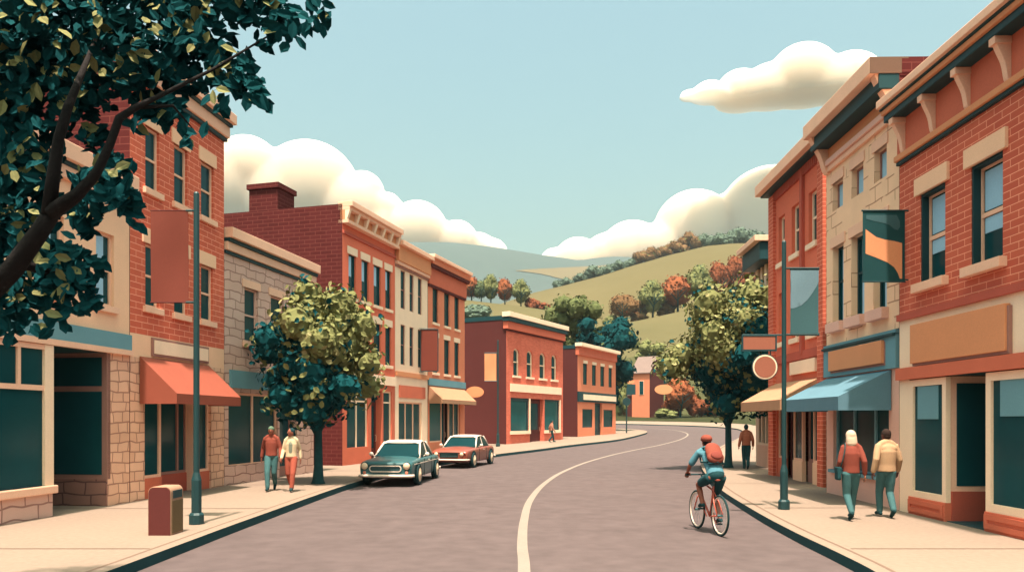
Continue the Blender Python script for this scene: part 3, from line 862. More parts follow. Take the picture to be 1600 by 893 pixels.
# ---- right-hand row, far to near: L K J I
Lb = Facade('cream building with teal eaves behind the right street tree', 1181, 1204.5, 860, 1204.5, 731, right=True)
X, Z = Lb.X, Lb.Z
HL = Z(1204, 375)
l1 = Lb.row([(1184.6, 1188), (1190.6, 1194), (1197.4, 1201)], (1199, 406, 477))
Lb.body(HL, 10, M_cream)
zl = Z(1204, 628)
Lb.wall(zl, HL, M_cream, l1, 'front_wall', depth=.3)
for w in l1: Lb.window(*w, frame=M_brown, pane=M_brown, mid=None, fw=.06, set_=.28)
Lb.cornice([(HL - .8, HL - .1, .5, M_dark), (HL - .1, HL + .12, .72, M_sand)], ends=.5)
sp = [(X(1185.5), X(1189.3)), (X(1191), X(1195)), (X(1197), X(1202))]
Lb.wall(-.3, zl, M_cream, [(a, b, Z(1202, 692), zl - .1) for a, b in sp], 'shop_wall', depth=.3)
for a, b in sp: Lb.shopfront(a, b, Z(1202, 692), zl - .1, [], M_dark, y=.14, fw=.05)
Lb.bar('shop_plinth', X(1185), Lb.L, -.1, Z(1202, 696), .06, M_sand)

K = Facade('red building with teal eaves and tan awning behind the lamp post', 1205, 1291, 835, 1291, 761, right=True)
X, Z = K.X, K.Z
HK = Z(1205, 297)
k1 = K.row([(1216.6, 1226), (1237, 1248.5), (1263.5, 1276)], (1276, 292, 375)); k2 = K.row([(1216.6, 1226), (1237, 1248.5), (1263.5, 1276)], (1217, 459, 536))
K.body(HK, 10, M_bkdark)
zk = Z(1282, 547)
K.wall(zk, HK, M_smooth, k1 + k2, 'front_wall', depth=.2)
for w in k1 + k2: K.window(*w, frame=M_cream, mid=.5, fw=.07, set_=.16, sill=M_cream, sh=.16)
zk1 = Z(1205, 311)
K.cornice([(zk1 + .05, HK - .2, .34, M_dark), (HK - .2, HK + .15, .52, M_sand)], ends=.3)
for i in range(26):
    xx = lerp(.5, K.L - .6, i / 25)
    MB().box(xx - .05, xx + .05, -.08, .05, zk1 - .22, zk1 + .06).build('corbel', M_terr2, K.o)
for a, b, m in ((0, X(1212.5), M_bkI), (X(1254), X(1257.5), M_terr2), (X(1282), K.L, M_bkI)):
    MB().box(a, b, -.10, .05, -.2 if m is M_bkI else zk, zk1 - .0).build('pilaster', m, K.o)
K.bar('band', X(1212.5), X(1282), zk - .14, zk + .12, .08, M_terr2)
zkt = Z(1282, 590)
sh = [(X(1215), X(1223)), (X(1237), X(1251)), (X(1251), X(1267)), (X(1267), X(1282))]
K.wall(zkt - .1, zk - .1, M_terr, [], 'sign_band')
K.bar('sign_board', X(1238), X(1277.5), Z(1277.5, 579), Z(1277.5, 558), .09, M_cream)
K.wall(-.3, zkt - .1, M_terr, [(X(1214), X(1282), -.3, zkt - .2)], 'shop_wall', depth=.4)
zkb = Z(1250, 716)
K.shopfront(X(1214), X(1223), zkb, zkt - .2, [], M_sand, y=.12, bulk=-.1, bulkm=M_terr)
K.shopfront(X(1237), X(1251), zkb, zkt - .2, [], M_sand, y=.12, bulk=-.1, bulkm=M_tan)
K.shopfront(X(1251), X(1267.5), zkb, zkt - .2, [], M_brown, y=.3, bulk=-.1, bulkm=M_brown)
K.shopfront(X(1267.5), X(1282), zkb, zkt - .2, [], M_sand, y=.12, bulk=-.1, bulkm=M_tan)
K.door(X(1223), X(1237), 0, zkt - .2, M_maroon, y=.3)
K.awning(X(1211), X(1282), Z(1282, 589), K.Z(1240.5, 622, 1.15), 1.15, .30, M_tancloth)

J = Facade('cream stone three-storey building with teal awning and heavy cornice', 1291.5, 1405, 822, 1405, 796, right=True)
X, Z = J.X, J.Z
HJ = Z(1405, 92)
ja = J.row([(1301, 1317), (1330.5, 1349), (1366, 1385.5)], (1366, 239, 287)); jb = J.row([(1301, 1318), (1330, 1350.5), (1364.5, 1385.5)], (1301, 388, 506))
J.body(HJ - .25, 11, M_bkdark)
zjf = Z(1405, 512)
J.wall(zjf, HJ - .2, M_cstone, ja + jb, 'stone_wall', depth=.22)
for w in ja: J.window(*w, frame=M_brown, pane=M_glass2, mid=None, fw=.05, set_=.18, lintel=M_sand, lh=.24, over=.08, blind=[(.05, .95, .05, .95)])
for w in jb: J.window(*w, frame=M_dark, mid=.55, fw=.06, set_=.2, lintel=M_sand, lh=.26, sill=M_pinktan, sh=.24, sout=.16, over=.12, blind=[(.3, .93, .04, .53), (.3, .93, .57, .96)])
zj = Z(1405, 165)
J.cornice([(zj - .22, zj - .08, .08, M_sand), (zj - .08, zj + .06, .14, M_pinktan), (zj + .06, HJ - .62, .06, M_signtan), (HJ - .62, HJ - .3, .42, M_dark), (HJ - .3, HJ + .05, .62, M_sand)])
def scroll(Fc, x, zt, zb, out, w, m, back=-.05):
    """S-shaped bracket under a cornice"""
    h = zt - zb; P = []
    for k in range(13):
        t = k / 12
        P.append((-(.08 + (out - .08) * (1 - t) ** .8 * (1 - .25 * math.sin(math.pi * t)) + .05 * math.sin(2 * math.pi * t) * (1 - t)), zt - h * t))
    P = P + [(.02, zb), (.02, zt)]
    return MB().prism(P, 'x', x - w / 2, x + w / 2).build('bracket', m, Fc.o, bevel=.01)
for xx in (.15, J.L - .15): scroll(J, xx, HJ - .3, zj - .25, .5, .22, M_sand)
MB().box(J.L - .0, J.L + .02, 0.05, 1.2, HJ - .3, HJ + .0).build('parapet_pier', M_bkdark, J.o)
MB().box(J.L - .3, J.L + .012, .01, .75, HJ - .35, HJ + .04).build('parapet_pier', M_bkdark, J.o)
MB().box(J.L - .01, J.L + .015, -.615, .19, HJ - .3, HJ + .04).build('cornice_end', mat('brown_end_trim', col(150, 118, 92, KS)), J.o)  # brown skin over the sunlit cornice end, coloured as if in shade
zjb = Z(1405, 574)
J.bar('fascia', 0, J.L, zjb, zjf - .02, .08, M_teal)
J.bar('fascia_moulding', 0, J.L, Z(1405, 523), Z(1405, 519), .14, M_dark)
sx0, sx1 = X(1303), X(1387.5)
J.bar('sign_board', sx0, sx1, Z(1387, 567), Z(1387, 531), .15, M_signtan, bevel=.01)
MB().box(sx0 - .0, sx1 + .05, -.09, .02, Z(1387, 567) - .05, Z(1387, 531) - .04).build('sign_back', M_brown, J.o)
so0, so1 = X(1302), X(1389)
zjg = Z(1389, 746)
J.wall(-.3, zjb, M_pinktan, [(so0, so1, zjg, zjb - .25)], 'shop_wall', depth=.3)
J.shopfront(so0, so1, zjg + .05, zjb - .25, [X(1329), X(1361.5)], M_teal, y=.14, fw=.08)
J.bar('shop_sill', so0 - .1, so1 + .1, zjg - .08, zjg, .1, M_teal, inn=.2)
J.awning(X(1294), X(1394), Z(1394, 577), J.Z(1344, 616, 1.15), 1.15, .30, M_tealcloth)

I = Facade('large brick storefront with bracketed cornice and tan sign board', 1405.5, 1760, 800, 1405.5, 797, right=True)
X, Z = I.X, I.Z
zi0 = Z(1405.5, 259); HI = zi0 + 1.22
i1 = I.row([(1438, 1477), (1517, 1567), (1622, 1690)], (1438, 305, 444))
I.body(HI - .1, 11, M_bkI)
zib, zid = Z(1405.5, 494), Z(1405.5, 501)
I.wall(zib, HI - .1, M_bkI, i1, 'brick_wall', depth=.24)
for w in i1:
    I.window(*w, frame=M_sand, mid=.5, fw=.085, set_=.2, lintel=M_tan, lh=.34, sill=M_sand, sh=.17, over=.14, lout=.06, sout=.14, blind=[(.14, .9, .54, .93), (.14, .9, .32, .47)])
    MB().box(w[0], w[0] + .05, .02, .18, w[2], w[3]).build('window_jamb', M_dark, I.o); MB().box(w[0] + .05, w[1], .02, .18, w[3] - .05, w[3] - .002).build('window_head', M_dark, I.o)
I.bar('band', 0, I.L, zid - .02, zib + .02, .07, M_terr2)
I.cornice([(zi0 - .02, zi0 + .05, .08, M_dark), (zi0 + .05, zi0 + .17, .13, M_signtan), (HI - .34, HI - .20, .34, M_dark), (HI - .20, HI - .10, .40, M_signtan), (HI - .10, HI - .06, .43, M_dark), (HI - .06, HI + .10, .50, M_sand)])  # dark course under the cap: soffit with its shadow put into the colour
MB().box(0, I.L, -.05, .05, zi0 + .17, HI - .34).build('frieze', M_terr, I.o)
for px in (1401, 1447, 1500, 1562, 1632, 1715):
    xx = max(.12, X(px, .2))
    scroll(I, xx, HI - .34, zi0 + .16, .30, .12, M_sand)
    MB().box(xx - .08, xx + .08, -.33, -.04, HI - .46, HI - .343).build('bracket_block', M_sand, I.o)
zr1, zr0 = Z(1405.5, 576), Z(1405.5, 594)
I.wall(zr0, zid, M_cream, [], 'sign_band')
a0, b0 = I.pt(1429, 568); _, b1 = I.pt(1429, 508)
I.bar('sign_board', a0, X(1579), b0, b1, .10, M_signtan, bevel=.01)
MB().box(a0 + .03, X(1579) + .05, -.06, .02, b0 - .05, b1 - .04).build('sign_back', M_brown, I.o)
I.bar('red_band', 0, I.L, zr0, zr1, .09, M_terr)
xp0, xr0, xr1 = X(1421), X(1478), X(1540)
zc = zr0
zp = Z(1426, 765)
rd = 1.5
I.wall(-.3, zc, M_cream, [], 'pier', x1=xp0)
I.shopfront(xp0, xr0, zp, zc - .02, [], M_cream, y=.06, fw=.13, bulk=-.05, bulkm=M_terr)
I.shopfront(xr1, I.L, zp, zc - .02, [X(1680)], M_cream, y=.06, fw=.14, bulk=-.05, bulkm=M_terr)
def panel(Fc, x0, x1, z0, z1, y, m, m2):
    p = MB(); t = .09
    p.box(x0, x1, y - .025, y + .01, z0, z0 + t); p.box(x0, x1, y - .025, y + .01, z1 - t, z1)
    p.box(x0, x0 + t, y - .025, y + .01, z0 + t, z1 - t); p.box(x1 - t, x1, y - .025, y + .01, z0 + t, z1 - t)
    p.build('bulkhead_moulding', m, Fc.o)
panel(I, xp0 + .03, xr0 - .03, .05, zp - .18, -.03, M_terr, M_terr2)
panel(I, xr1 + .03, X(1660), .05, zp - .18, -.03, M_terr, M_terr2)
bl = MB().box(lerp(xp0, xr0, .2), lerp(xp0, xr0, .76), .025, .046, lerp(zp, zc, .64), lerp(zp, zc, .93)); bl.build('window_card', M_teal, I.o)
bl = MB().box(xr1 + .35, X(1660), .025, .046, lerp(zp, zc, .66), lerp(zp, zc, .93)); bl.build('window_card', M_teal, I.o)
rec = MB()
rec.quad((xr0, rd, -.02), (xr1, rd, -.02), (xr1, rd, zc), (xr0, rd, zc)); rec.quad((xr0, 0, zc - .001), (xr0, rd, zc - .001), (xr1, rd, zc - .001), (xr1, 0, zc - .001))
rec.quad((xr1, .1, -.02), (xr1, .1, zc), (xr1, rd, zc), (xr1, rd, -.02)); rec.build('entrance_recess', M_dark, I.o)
zp2 = Z(1478, 767)
MB().box(xr0 - .10, xr0, .1, rd, zp2, zc - .01).build('return_frame', M_sand, I.o)
MB().box(xr0 - .10, xr0 + .03, .1, rd, -.05, zp2).build('return_bulkhead', M_terr2, I.o)
MB().box(xr0 - .05, xr0 + .012, .2, rd - .1, zp2 + .1, zc - .14).build('return_pane', M_glass, I.o)
MB().box(xr0, xr1, .02, rd, -.01, .012).build('doormat_floor', M_dark, I.o)  # dark sheet standing for the shadow on the recess floor
I.door(xr0 + .1, xr1 - .05, 0.015, zc - .3, M_dark, y=rd - .05)
# ------------------------------------------------------------------ trees
KF = (0.74, 0.72, 0.90)
def leafmat(name, c, var=.22):
    m = mat(name, c, rough=0.85, var=var, scale=2.0, spec=0.03, fine=0.12)
    return m
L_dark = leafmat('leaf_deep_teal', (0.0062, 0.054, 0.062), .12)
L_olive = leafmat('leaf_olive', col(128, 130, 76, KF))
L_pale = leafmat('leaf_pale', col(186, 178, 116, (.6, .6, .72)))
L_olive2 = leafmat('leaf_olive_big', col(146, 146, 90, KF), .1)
L_orange = leafmat('leaf_orange', col(178, 104, 64, (.55, .55, .65)))
L_rust = leafmat('leaf_rust', col(156, 90, 58, (.55, .55, .65)))
L_brown = leafmat('leaf_brown', col(138, 104, 66, (.6, .6, .7)))
L_green = leafmat('leaf_green', col(96, 110, 72, KF))
L_moss = leafmat('leaf_moss', col(124, 128, 74, KF))
L_blue = leafmat('leaf_bluegreen', col(98, 116, 92, KF))
M_bark = mat('dark_bark', (0.0095, 0.0068, 0.0068), rough=.9, var=.3, scale=6, bump=.5)
M_bark2 = mat('teal_grey_bark', (0.010, 0.045, 0.050), rough=.9, var=.25, scale=6, bump=.4)
rng = random.Random(11)
def rvec(r=rng):
    while True:
        v = Vector((r.uniform(-1, 1), r.uniform(-1, 1), r.uniform(-1, 1)))
        if .05 < v.length < 1: return v.normalized()
def leaf(V, Fc, MI, c, n, size, wide, mi, r=rng):
    n = n.normalized()
    t = n.orthogonal().normalized()
    a = r.uniform(0, 2 * math.pi)
    t = Matrix.Rotation(a, 3, n) @ t
    b = n.cross(t)
    o = len(V); L_, w_ = size, size * wide
    for u, v, k in ((-.5, 0, 0), (-.2, .42, .1), (.18, .36, .1), (.5, 0, -.05), (.18, -.36, .1), (-.2, -.42, .1)):
        V.append(c + t * (u * L_) + b * (v * w_) + n * (k * L_ * .6))
    Fc.append((o, o + 1, o + 2, o + 3)); Fc.append((o, o + 3, o + 4, o + 5)); MI += [mi, mi]
def core(V, Fc, MI, c, r, mi, sq=(1, 1, 1), lump=.28):
    """a lumpy inner mass that stops the sky showing through everywhere"""
    bm = bmesh.new(); bmesh.ops.create_icosphere(bm, subdivisions=2, radius=1)
    o = len(V)
    for v in bm.verts:
        k = 1 + lump * mnoise.noise(v.co * 2.3 + c)
        V.append(c + Vector((v.co.x * r * sq[0], v.co.y * r * sq[1], v.co.z * r * sq[2])) * k)
    for f in bm.faces: Fc.append(tuple(v.index + o for v in f.verts)); MI.append(mi)
    bm.free()
def crown(name, clumps, mats, parent, per=1.0, size=.15, wide=.62, tone=None, core_mi=0, core_r=.72, r=rng, depth=.45):
    """clumps: (centre, radius, tone index); leaves crowd the outside of every clump"""
    V, Fc, MI = [], [], []
    for c, rad, tn in clumps:
        if core_r: core(V, Fc, MI, c, rad * core_r, core_mi if core_mi >= 0 else tn)
        n = int(per * 7 * (rad / size) ** 2)
        for _ in range(n):
            d = rvec(r)
            p = c + d * rad * (1 - depth * r.random() ** 1.6) * (1 + .22 * mnoise.noise(d * 2.1 + c))
            nrm = (d + rvec(r) * .75)
            mi = tone(p, tn, r) if tone else tn
            leaf(V, Fc, MI, p, nrm, size * r.uniform(.7, 1.25), wide, mi, r)
    me = bpy.data.meshes.new(name)
    me.from_pydata([tuple(v) for v in V], [], Fc)
    for m in mats: me.materials.append(m)
    me.polygons.foreach_set('material_index', MI)
    me.update()
    o = bpy.data.objects.new(name, me); COL.objects.link(o)
    if parent is not None: o.parent = parent
    return o
def street_tree(label, base, H, cz, rx, rz, flush, seed, n=60):
    r = random.Random(seed)
    t = thing('street_tree', label, 'tree', base, 0, 'street trees on the pavements')
    tk = MB()
    f = cz - rz * .78
    tk.tube([(0, 0, -.1), (0.0, 0, .12), (.01, 0, .5), (.0, .01, f * .62), (.02, 0, f * .78), (0.03, .02, cz)], [.26, .17, .135, .12, .10, .04], 12)
    for dx, dy, dz, q in ((-.75, .1, 1.15, .62), (.7, -.1, 1.2, .66), (-.35, -.6, 1.25, .7), (.45, .55, 1.3, .68), (-1.05, .3, 1.6, .74), (1.0, .2, 1.75, .76)):
        z0 = f * q
        tk.tube([(0, 0, z0), (dx * .35, dy * .35, z0 + dz * .45), (dx * .75, dy * .75, z0 + dz * .85), (dx * 1.15, dy * 1.15, z0 + dz * 1.35)], [.07, .055, .04, .015], 8)
    tk.build('trunk', M_bark2, t, smooth=True)
    cl = []
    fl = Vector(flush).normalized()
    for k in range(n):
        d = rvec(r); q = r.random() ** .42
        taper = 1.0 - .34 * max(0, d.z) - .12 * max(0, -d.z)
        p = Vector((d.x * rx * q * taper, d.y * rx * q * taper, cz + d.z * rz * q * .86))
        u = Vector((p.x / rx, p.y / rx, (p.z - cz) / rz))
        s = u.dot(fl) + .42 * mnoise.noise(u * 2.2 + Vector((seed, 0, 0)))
        cl.append((p, rx * r.uniform(.26, .42), 1 if s > .16 else 0))  # olive clumps on the lit side, dark opposite: light painted into the leaves
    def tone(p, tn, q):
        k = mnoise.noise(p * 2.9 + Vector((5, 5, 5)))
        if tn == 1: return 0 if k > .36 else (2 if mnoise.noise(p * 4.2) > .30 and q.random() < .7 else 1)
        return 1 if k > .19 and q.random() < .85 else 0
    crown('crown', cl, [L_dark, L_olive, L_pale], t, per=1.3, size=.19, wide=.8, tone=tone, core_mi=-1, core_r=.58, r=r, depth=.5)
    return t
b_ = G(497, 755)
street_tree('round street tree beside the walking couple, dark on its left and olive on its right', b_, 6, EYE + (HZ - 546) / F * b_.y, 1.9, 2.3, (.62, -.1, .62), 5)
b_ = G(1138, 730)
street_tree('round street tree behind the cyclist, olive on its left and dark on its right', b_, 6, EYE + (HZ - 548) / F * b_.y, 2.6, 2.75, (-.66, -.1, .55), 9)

# overhanging tree at the picture's corner
ft = thing('overhanging_tree', 'dark leafy tree with bare brown branches overhanging the cream shop', 'tree', (-6.9, 7.3, 0))
o0 = Vector((-6.9, 7.3, 0))
def wl_(x, y, d): return W(x, y, d) - o0
tb = MB()
tb.tube([(0, 0, -.1), (.02, 0, .3), (.1, 0, 1.2), (.35, -.1, 1.9), wl_(-120, 560, 7.0), wl_(-40, 478, 6.8), wl_(20, 420, 6.6), wl_(62, 362, 6.5), wl_(88, 322, 6.45)], [.24, .17, .15, .13, .115, .10, .085, .072, .064], 12)
tb.tube([wl_(80, 332, 6.45), wl_(120, 305, 6.4), wl_(150, 272, 6.35), wl_(172, 225, 6.35), wl_(186, 185, 6.4), wl_(212, 168, 6.45), wl_(245, 152, 6.5), wl_(330, 110, 6.8), wl_(430, 50, 7.0)], [.07, .052, .040, .034, .034, .028, .020, .014, .007], 10)
tb.tube([wl_(76, 335, 6.45), wl_(84, 270, 6.4), wl_(92, 215, 6.4), wl_(106, 168, 6.4), wl_(150, 60, 6.9)], [.06, .050, .042, .036, .015], 10)
tb.tube([wl_(30, 410, 6.6), wl_(60, 420, 6.8), wl_(120, 440, 7.0), wl_(150, 470, 7.0)], [.05, .04, .02, .008], 8)
tb.tube([wl_(212, 168, 6.45), wl_(270, 165, 6.6), wl_(300, 200, 6.8)], [.02, .014, .006], 6)
tb.build('trunk', M_bark, ft, smooth=True)
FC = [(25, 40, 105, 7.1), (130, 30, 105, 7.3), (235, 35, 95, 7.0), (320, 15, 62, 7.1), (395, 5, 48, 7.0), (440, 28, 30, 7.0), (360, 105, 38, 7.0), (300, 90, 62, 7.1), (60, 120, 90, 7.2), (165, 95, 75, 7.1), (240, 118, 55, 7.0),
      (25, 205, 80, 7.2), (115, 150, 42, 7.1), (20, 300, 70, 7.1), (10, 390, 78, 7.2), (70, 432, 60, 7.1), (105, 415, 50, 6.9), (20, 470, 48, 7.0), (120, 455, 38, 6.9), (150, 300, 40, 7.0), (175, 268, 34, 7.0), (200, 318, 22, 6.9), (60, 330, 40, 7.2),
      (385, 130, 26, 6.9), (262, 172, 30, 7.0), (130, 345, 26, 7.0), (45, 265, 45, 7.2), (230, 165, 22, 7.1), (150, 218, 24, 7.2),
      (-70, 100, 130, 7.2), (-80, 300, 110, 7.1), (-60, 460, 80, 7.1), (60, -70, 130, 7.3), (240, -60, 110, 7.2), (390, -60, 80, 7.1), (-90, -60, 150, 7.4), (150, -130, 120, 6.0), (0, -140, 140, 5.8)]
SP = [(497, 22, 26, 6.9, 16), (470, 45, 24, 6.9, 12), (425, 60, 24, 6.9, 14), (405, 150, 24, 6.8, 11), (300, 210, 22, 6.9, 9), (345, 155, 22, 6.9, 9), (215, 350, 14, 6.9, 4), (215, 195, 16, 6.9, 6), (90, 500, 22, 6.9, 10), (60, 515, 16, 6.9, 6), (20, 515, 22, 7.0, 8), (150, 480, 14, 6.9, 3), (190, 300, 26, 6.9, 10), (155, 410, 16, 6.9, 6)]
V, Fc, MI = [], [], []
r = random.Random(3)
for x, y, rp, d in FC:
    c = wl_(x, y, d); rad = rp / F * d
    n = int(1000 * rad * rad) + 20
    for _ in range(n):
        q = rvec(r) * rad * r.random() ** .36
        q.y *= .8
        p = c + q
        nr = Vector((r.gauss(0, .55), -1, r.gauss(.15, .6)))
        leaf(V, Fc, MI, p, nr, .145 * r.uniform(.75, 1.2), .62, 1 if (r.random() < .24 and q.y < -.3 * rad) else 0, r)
for x, y, rp, d, n in SP:
    c = wl_(x, y, d); rad = rp / F * d
    for _ in range(n):
        q = rvec(r) * rad * r.random() ** .5
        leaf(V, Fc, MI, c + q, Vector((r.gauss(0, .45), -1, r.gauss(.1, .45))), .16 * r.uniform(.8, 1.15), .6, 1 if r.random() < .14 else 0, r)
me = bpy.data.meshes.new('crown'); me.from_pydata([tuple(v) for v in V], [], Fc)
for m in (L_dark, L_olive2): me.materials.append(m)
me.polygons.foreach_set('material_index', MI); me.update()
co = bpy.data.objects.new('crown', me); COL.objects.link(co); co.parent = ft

# trees and bushes of the hills: a few kinds built once, then copied
KINDS = {}
def kind_tree(key, m1, m2, bush=False):
    r = random.Random(hash(key) % 999 if False else len(KINDS) + 21)
    t = thing('hill_bush' if bush else 'hill_tree', None, None)
    cl = []
    if bush:
        for k in range(9):
            d = rvec(r); cl.append((Vector((d.x * .28, d.y * .28, .40 + d.z * .18 + .1 * (abs(d.x) < .4))), r.uniform(.22, .32), 0))
        cl += [(Vector((.3 * s, .1 * s, .22)), .26, 0) for s in (-1, 1)]
        sz = .085
    else:
        for k in range(12):
            d = rvec(r); q = r.random() ** .4
            cl.append((Vector((d.x * .20 * q * (1 - .45 * max(0, d.z)), d.y * .20 * q, .56 + d.z * .25 * q)), r.uniform(.20, .26), 0))
        tk = MB(); tk.tube([(0, 0, -.05), (0, 0, .25), (.01, 0, .62)], [.025, .02, .008], 6)
        for s, z0, dz in ((-1, .26, .2), (1, .30, .18), (-.7, .38, .15), (.8, .42, .13)):
            tk.tube([(0, -.2, z0), (.1 * s, -.36, z0 + dz * .6), (.17 * s, -.42, z0 + dz)], [.012, .010, .005], 5)
        tk.tube([(0, 0, .12), (0, -.22, .22), (0, -.40, .36), (.0, -.44, .56)], [.018, .015, .012, .005], 5)
        tk.build('trunk', M_bark2, t)
        sz = .055
    crown('crown', cl, [m1, m2], t, per=1.1, size=sz, wide=.8, tone=lambda p, tn, q: 1 if mnoise.noise(p * 7) > .25 else 0, core_mi=0, core_r=.82, r=r, depth=.3)
    KINDS[key] = [t, False]
for k, a, b in (('orange', L_orange, L_rust), ('rust', L_rust, L_orange), ('brown', L_brown, L_rust), ('green', L_green, L_moss), ('moss', L_moss, L_green)):
    kind_tree(k, a, b)
for k, a, b in (('bush_green', L_blue, L_green), ('bush_brown', L_brown, L_moss), ('bush_rust', L_rust, L_orange), ('bush_moss', L_moss, L_green)):
    kind_tree(k, a, b, True)
def put(key, label, cat, px, d, h, w, group, dz=0.0, name=None, zb=None):
    src, used = KINDS[key]
    if not used: o = src; KINDS[key][1] = True
    else:
        o = src.copy(); COL.objects.link(o)
        for ch in src.children:
            c = ch.copy(); COL.objects.link(c); c.parent = o
    x = (px - 800) / F * d
    o.location = (x, d, (HT(px, d) if zb is None else zb) + dz)
    # unit height 1, unit width about .75 (bush 1.0)
    wu = 1.05 if key.startswith('bush') else .74
    hu = .86 if key.startswith('bush') else 1.0
    w *= 1.22
    o.scale = (w / wu, w / wu, h / hu)
    o.rotation_euler = (0, 0, rng.uniform(-.25, .25) if not key.startswith('bush') else rng.uniform(0, 6))
    tag(o, label, cat, group)
    return o
def px(p, d): return p / F * d
g1_, g2_ = 'trees along the upper edge of the left meadow', 'trees along the upper edge of the right meadow'
for key, x, base, top, w, lab in (('orange', 737, 465, 422, 30, 'orange autumn tree nearest the terrace roof on the left meadow'), ('green', 752, 467, 428, 24, 'dull green tree between two autumn trees on the left meadow'),
        ('moss', 767, 469, 420, 27, 'tall olive green tree left of the slim orange tree'), ('orange', 789, 472, 426, 26, 'slim orange tree between two olive ones on the left meadow'),
        ('moss', 814, 475, 428, 29, 'olive tree at the right end of the left meadow row'), ('brown', 726, 464, 411, 24, 'brown tree crown peeping over the orange building roof')):
    d = D1 + (3 if key != 'brown' else 9)
    put(key, lab, 'tree', x, d, px(base - top, d), px(w, d), g1_, -.3)
for x, top, w, lab in ((832, 461, 26, 'rust bush beside the last olive tree on the left meadow'), (850, 470, 24, 'rust bush in the middle of the left meadow hedge end'), (863, 477, 18, 'smallest rust bush where the left meadow hedge runs out')):
    put('bush_rust', lab, 'bush', x, D1 + 4, px(interp(Y1, x) - top + 3, D1), px(w, D1), g1_, -.5)
put('bush_green', 'dark green bush behind the flat roof of the arched-window building', 'bush', 736, 205, px(28, 205), px(52, 205), None, -.5, zb=EYE + (HZ - 500) / F * 205)
for key, x, base, top, w, lab in (('brown', 974, 504, 449, 38, 'brown tree at the left end of the right meadow row'), ('moss', 1020, 493, 430, 42, 'olive tree between the brown and the bright orange tree'),
        ('orange', 1059, 485, 421, 48, 'bright orange pear-shaped tree on the right meadow'), ('moss', 1093, 477, 405, 44, 'tall olive tree right of the bright orange tree'),
        ('rust', 1123, 472, 403, 32, 'rust tree right of the tall olive tree'), ('rust', 1151, 466, 394, 36, 'broad rust tree standing near the cream building eaves'), ('rust', 1177, 460, 392, 36, 'rust tree half hidden behind the cream building eaves'),
        ('brown', 1041, 489, 448, 30, 'low brown tree tucked behind the bright orange tree'), ('brown', 996, 499, 455, 30, 'low brown tree behind the gap right of the brown tree')):
    d = D1 + (3 if 'low' not in lab else 8)
    put(key, lab, 'tree', x, d, px(base - top, d), px(w, d), g2_, -.3)
for x, top, w, key, lab in ((1110, 452, 30, 'bush_green', 'green bush under the tall olive tree'), (1140, 440, 34, 'bush_green', 'green bush under the rust trees on the right meadow'), (1168, 436, 34, 'bush_green', 'green bush below the half hidden rust tree'), (1000, 482, 26, 'bush_brown', 'brown bush between the two left trees of the right meadow'), (1040, 472, 26, 'bush_brown', 'brown bush left of the bright orange tree trunk'), (955, 490, 26, 'bush_moss', 'olive bush at the lower end of the right meadow row')):
    put(key, lab, 'bush', x, D1 + 5, px(interp(Y1, x) - top + 3, D1), px(w, D1), g2_, -.5)
RB = [(872, 441, 15, 0), (886, 437, 22, 0), (908, 431, 22, 0), (929, 419, 28, 0), (950, 416, 22, 0), (966, 411, 24, 0), (984, 408, 20, 0), (1003, 395, 30, 1), (1020, 389, 26, 1), (1040, 386, 24, 1), (1061, 375, 32, 1), (1081, 369, 32, 1), (1102, 368, 26, 0), (1122, 367, 30, 0), (1140, 364, 24, 0), (1160, 359, 30, 0), (1180, 363, 26, 0)]
for x, top, w, k in RB:
    d = D2 + 2
    put('bush_brown' if k else 'bush_green', 'round brown bush in the hedge along the hilltop' if k else 'round green bush in the hedge along the hilltop', 'bush', x, d, px(cre(Y2, x, D2) * 0 + interp(Y2, x) - top + 8, d), px(w, d), 'brown hedge bushes on the hilltop' if k else 'green hedge bushes on the hilltop', -1.2)

L_moss2 = leafmat('leaf_moss_grove', col(112, 120, 72, (.55, .55, .65)))
L_dark2 = leafmat('leaf_dark_grove', (0.0045, 0.038, 0.043), .15)
def big_tree(name, label, px_, d, cy, rp, rz, mats, tones, seed, n=40, size=.5, zb=None):
    r = random.Random(seed)
    zb = ZT(d) if zb is None else zb
    base = Vector(((px_ - 800) / F * d, d, zb))
    cz = EYE + (HZ - cy) / F * d - zb; rx = rp / F * d; rz = rz / F * d
    t = thing(name, label, 'tree', base)
    tk = MB(); tk.tube([(0, 0, -.3), (0, 0, cz * .4), (.1, 0, cz * .7), (0, .1, cz)], [.05 * cz * .6, .04 * cz * .6, .03 * cz * .6, .1], 10)
    for k in range(5):
        a = k * 1.3; tk.tube([(0, 0, cz * .45), (rx * .4 * math.cos(a), rx * .4 * math.sin(a), cz * .75), (rx * .7 * math.cos(a), rx * .7 * math.sin(a), cz)], [.02 * cz * .6, .014 * cz * .6, .05], 6)
    tk.build('trunk', M_bark2, t, smooth=True)
    cl = []
    for k in range(n):
        d_ = rvec(r); q = r.random() ** .4
        p = Vector((d_.x * rx * q, d_.y * rx * q, cz + d_.z * rz * q))
        cl.append((p, rx * r.uniform(.26, .40), tones(p, cz, rx, rz)))
    def tone(p, tn, q): return 1 - tn if mnoise.noise(p * (2.2 / rx) + Vector((seed, 1, 2))) > .42 else tn
    crown('crown', cl, mats, t, per=1.0, size=size, wide=.78, tone=tone, core_mi=-1, core_r=.78, r=r, depth=.28)
    return t
big_tree('round_tree', 'broad olive green tree rising behind the arched-window building', 893, 104, 528, 54, 66, [L_dark2, L_moss2], lambda p, cz, rx, rz: 1, 31)
big_tree('dark_tree', 'dense dark tree rising behind the small corner building', 945, 92, 556, 48, 78, [L_dark2, L_moss2], lambda p, cz, rx, rz: 0, 37)
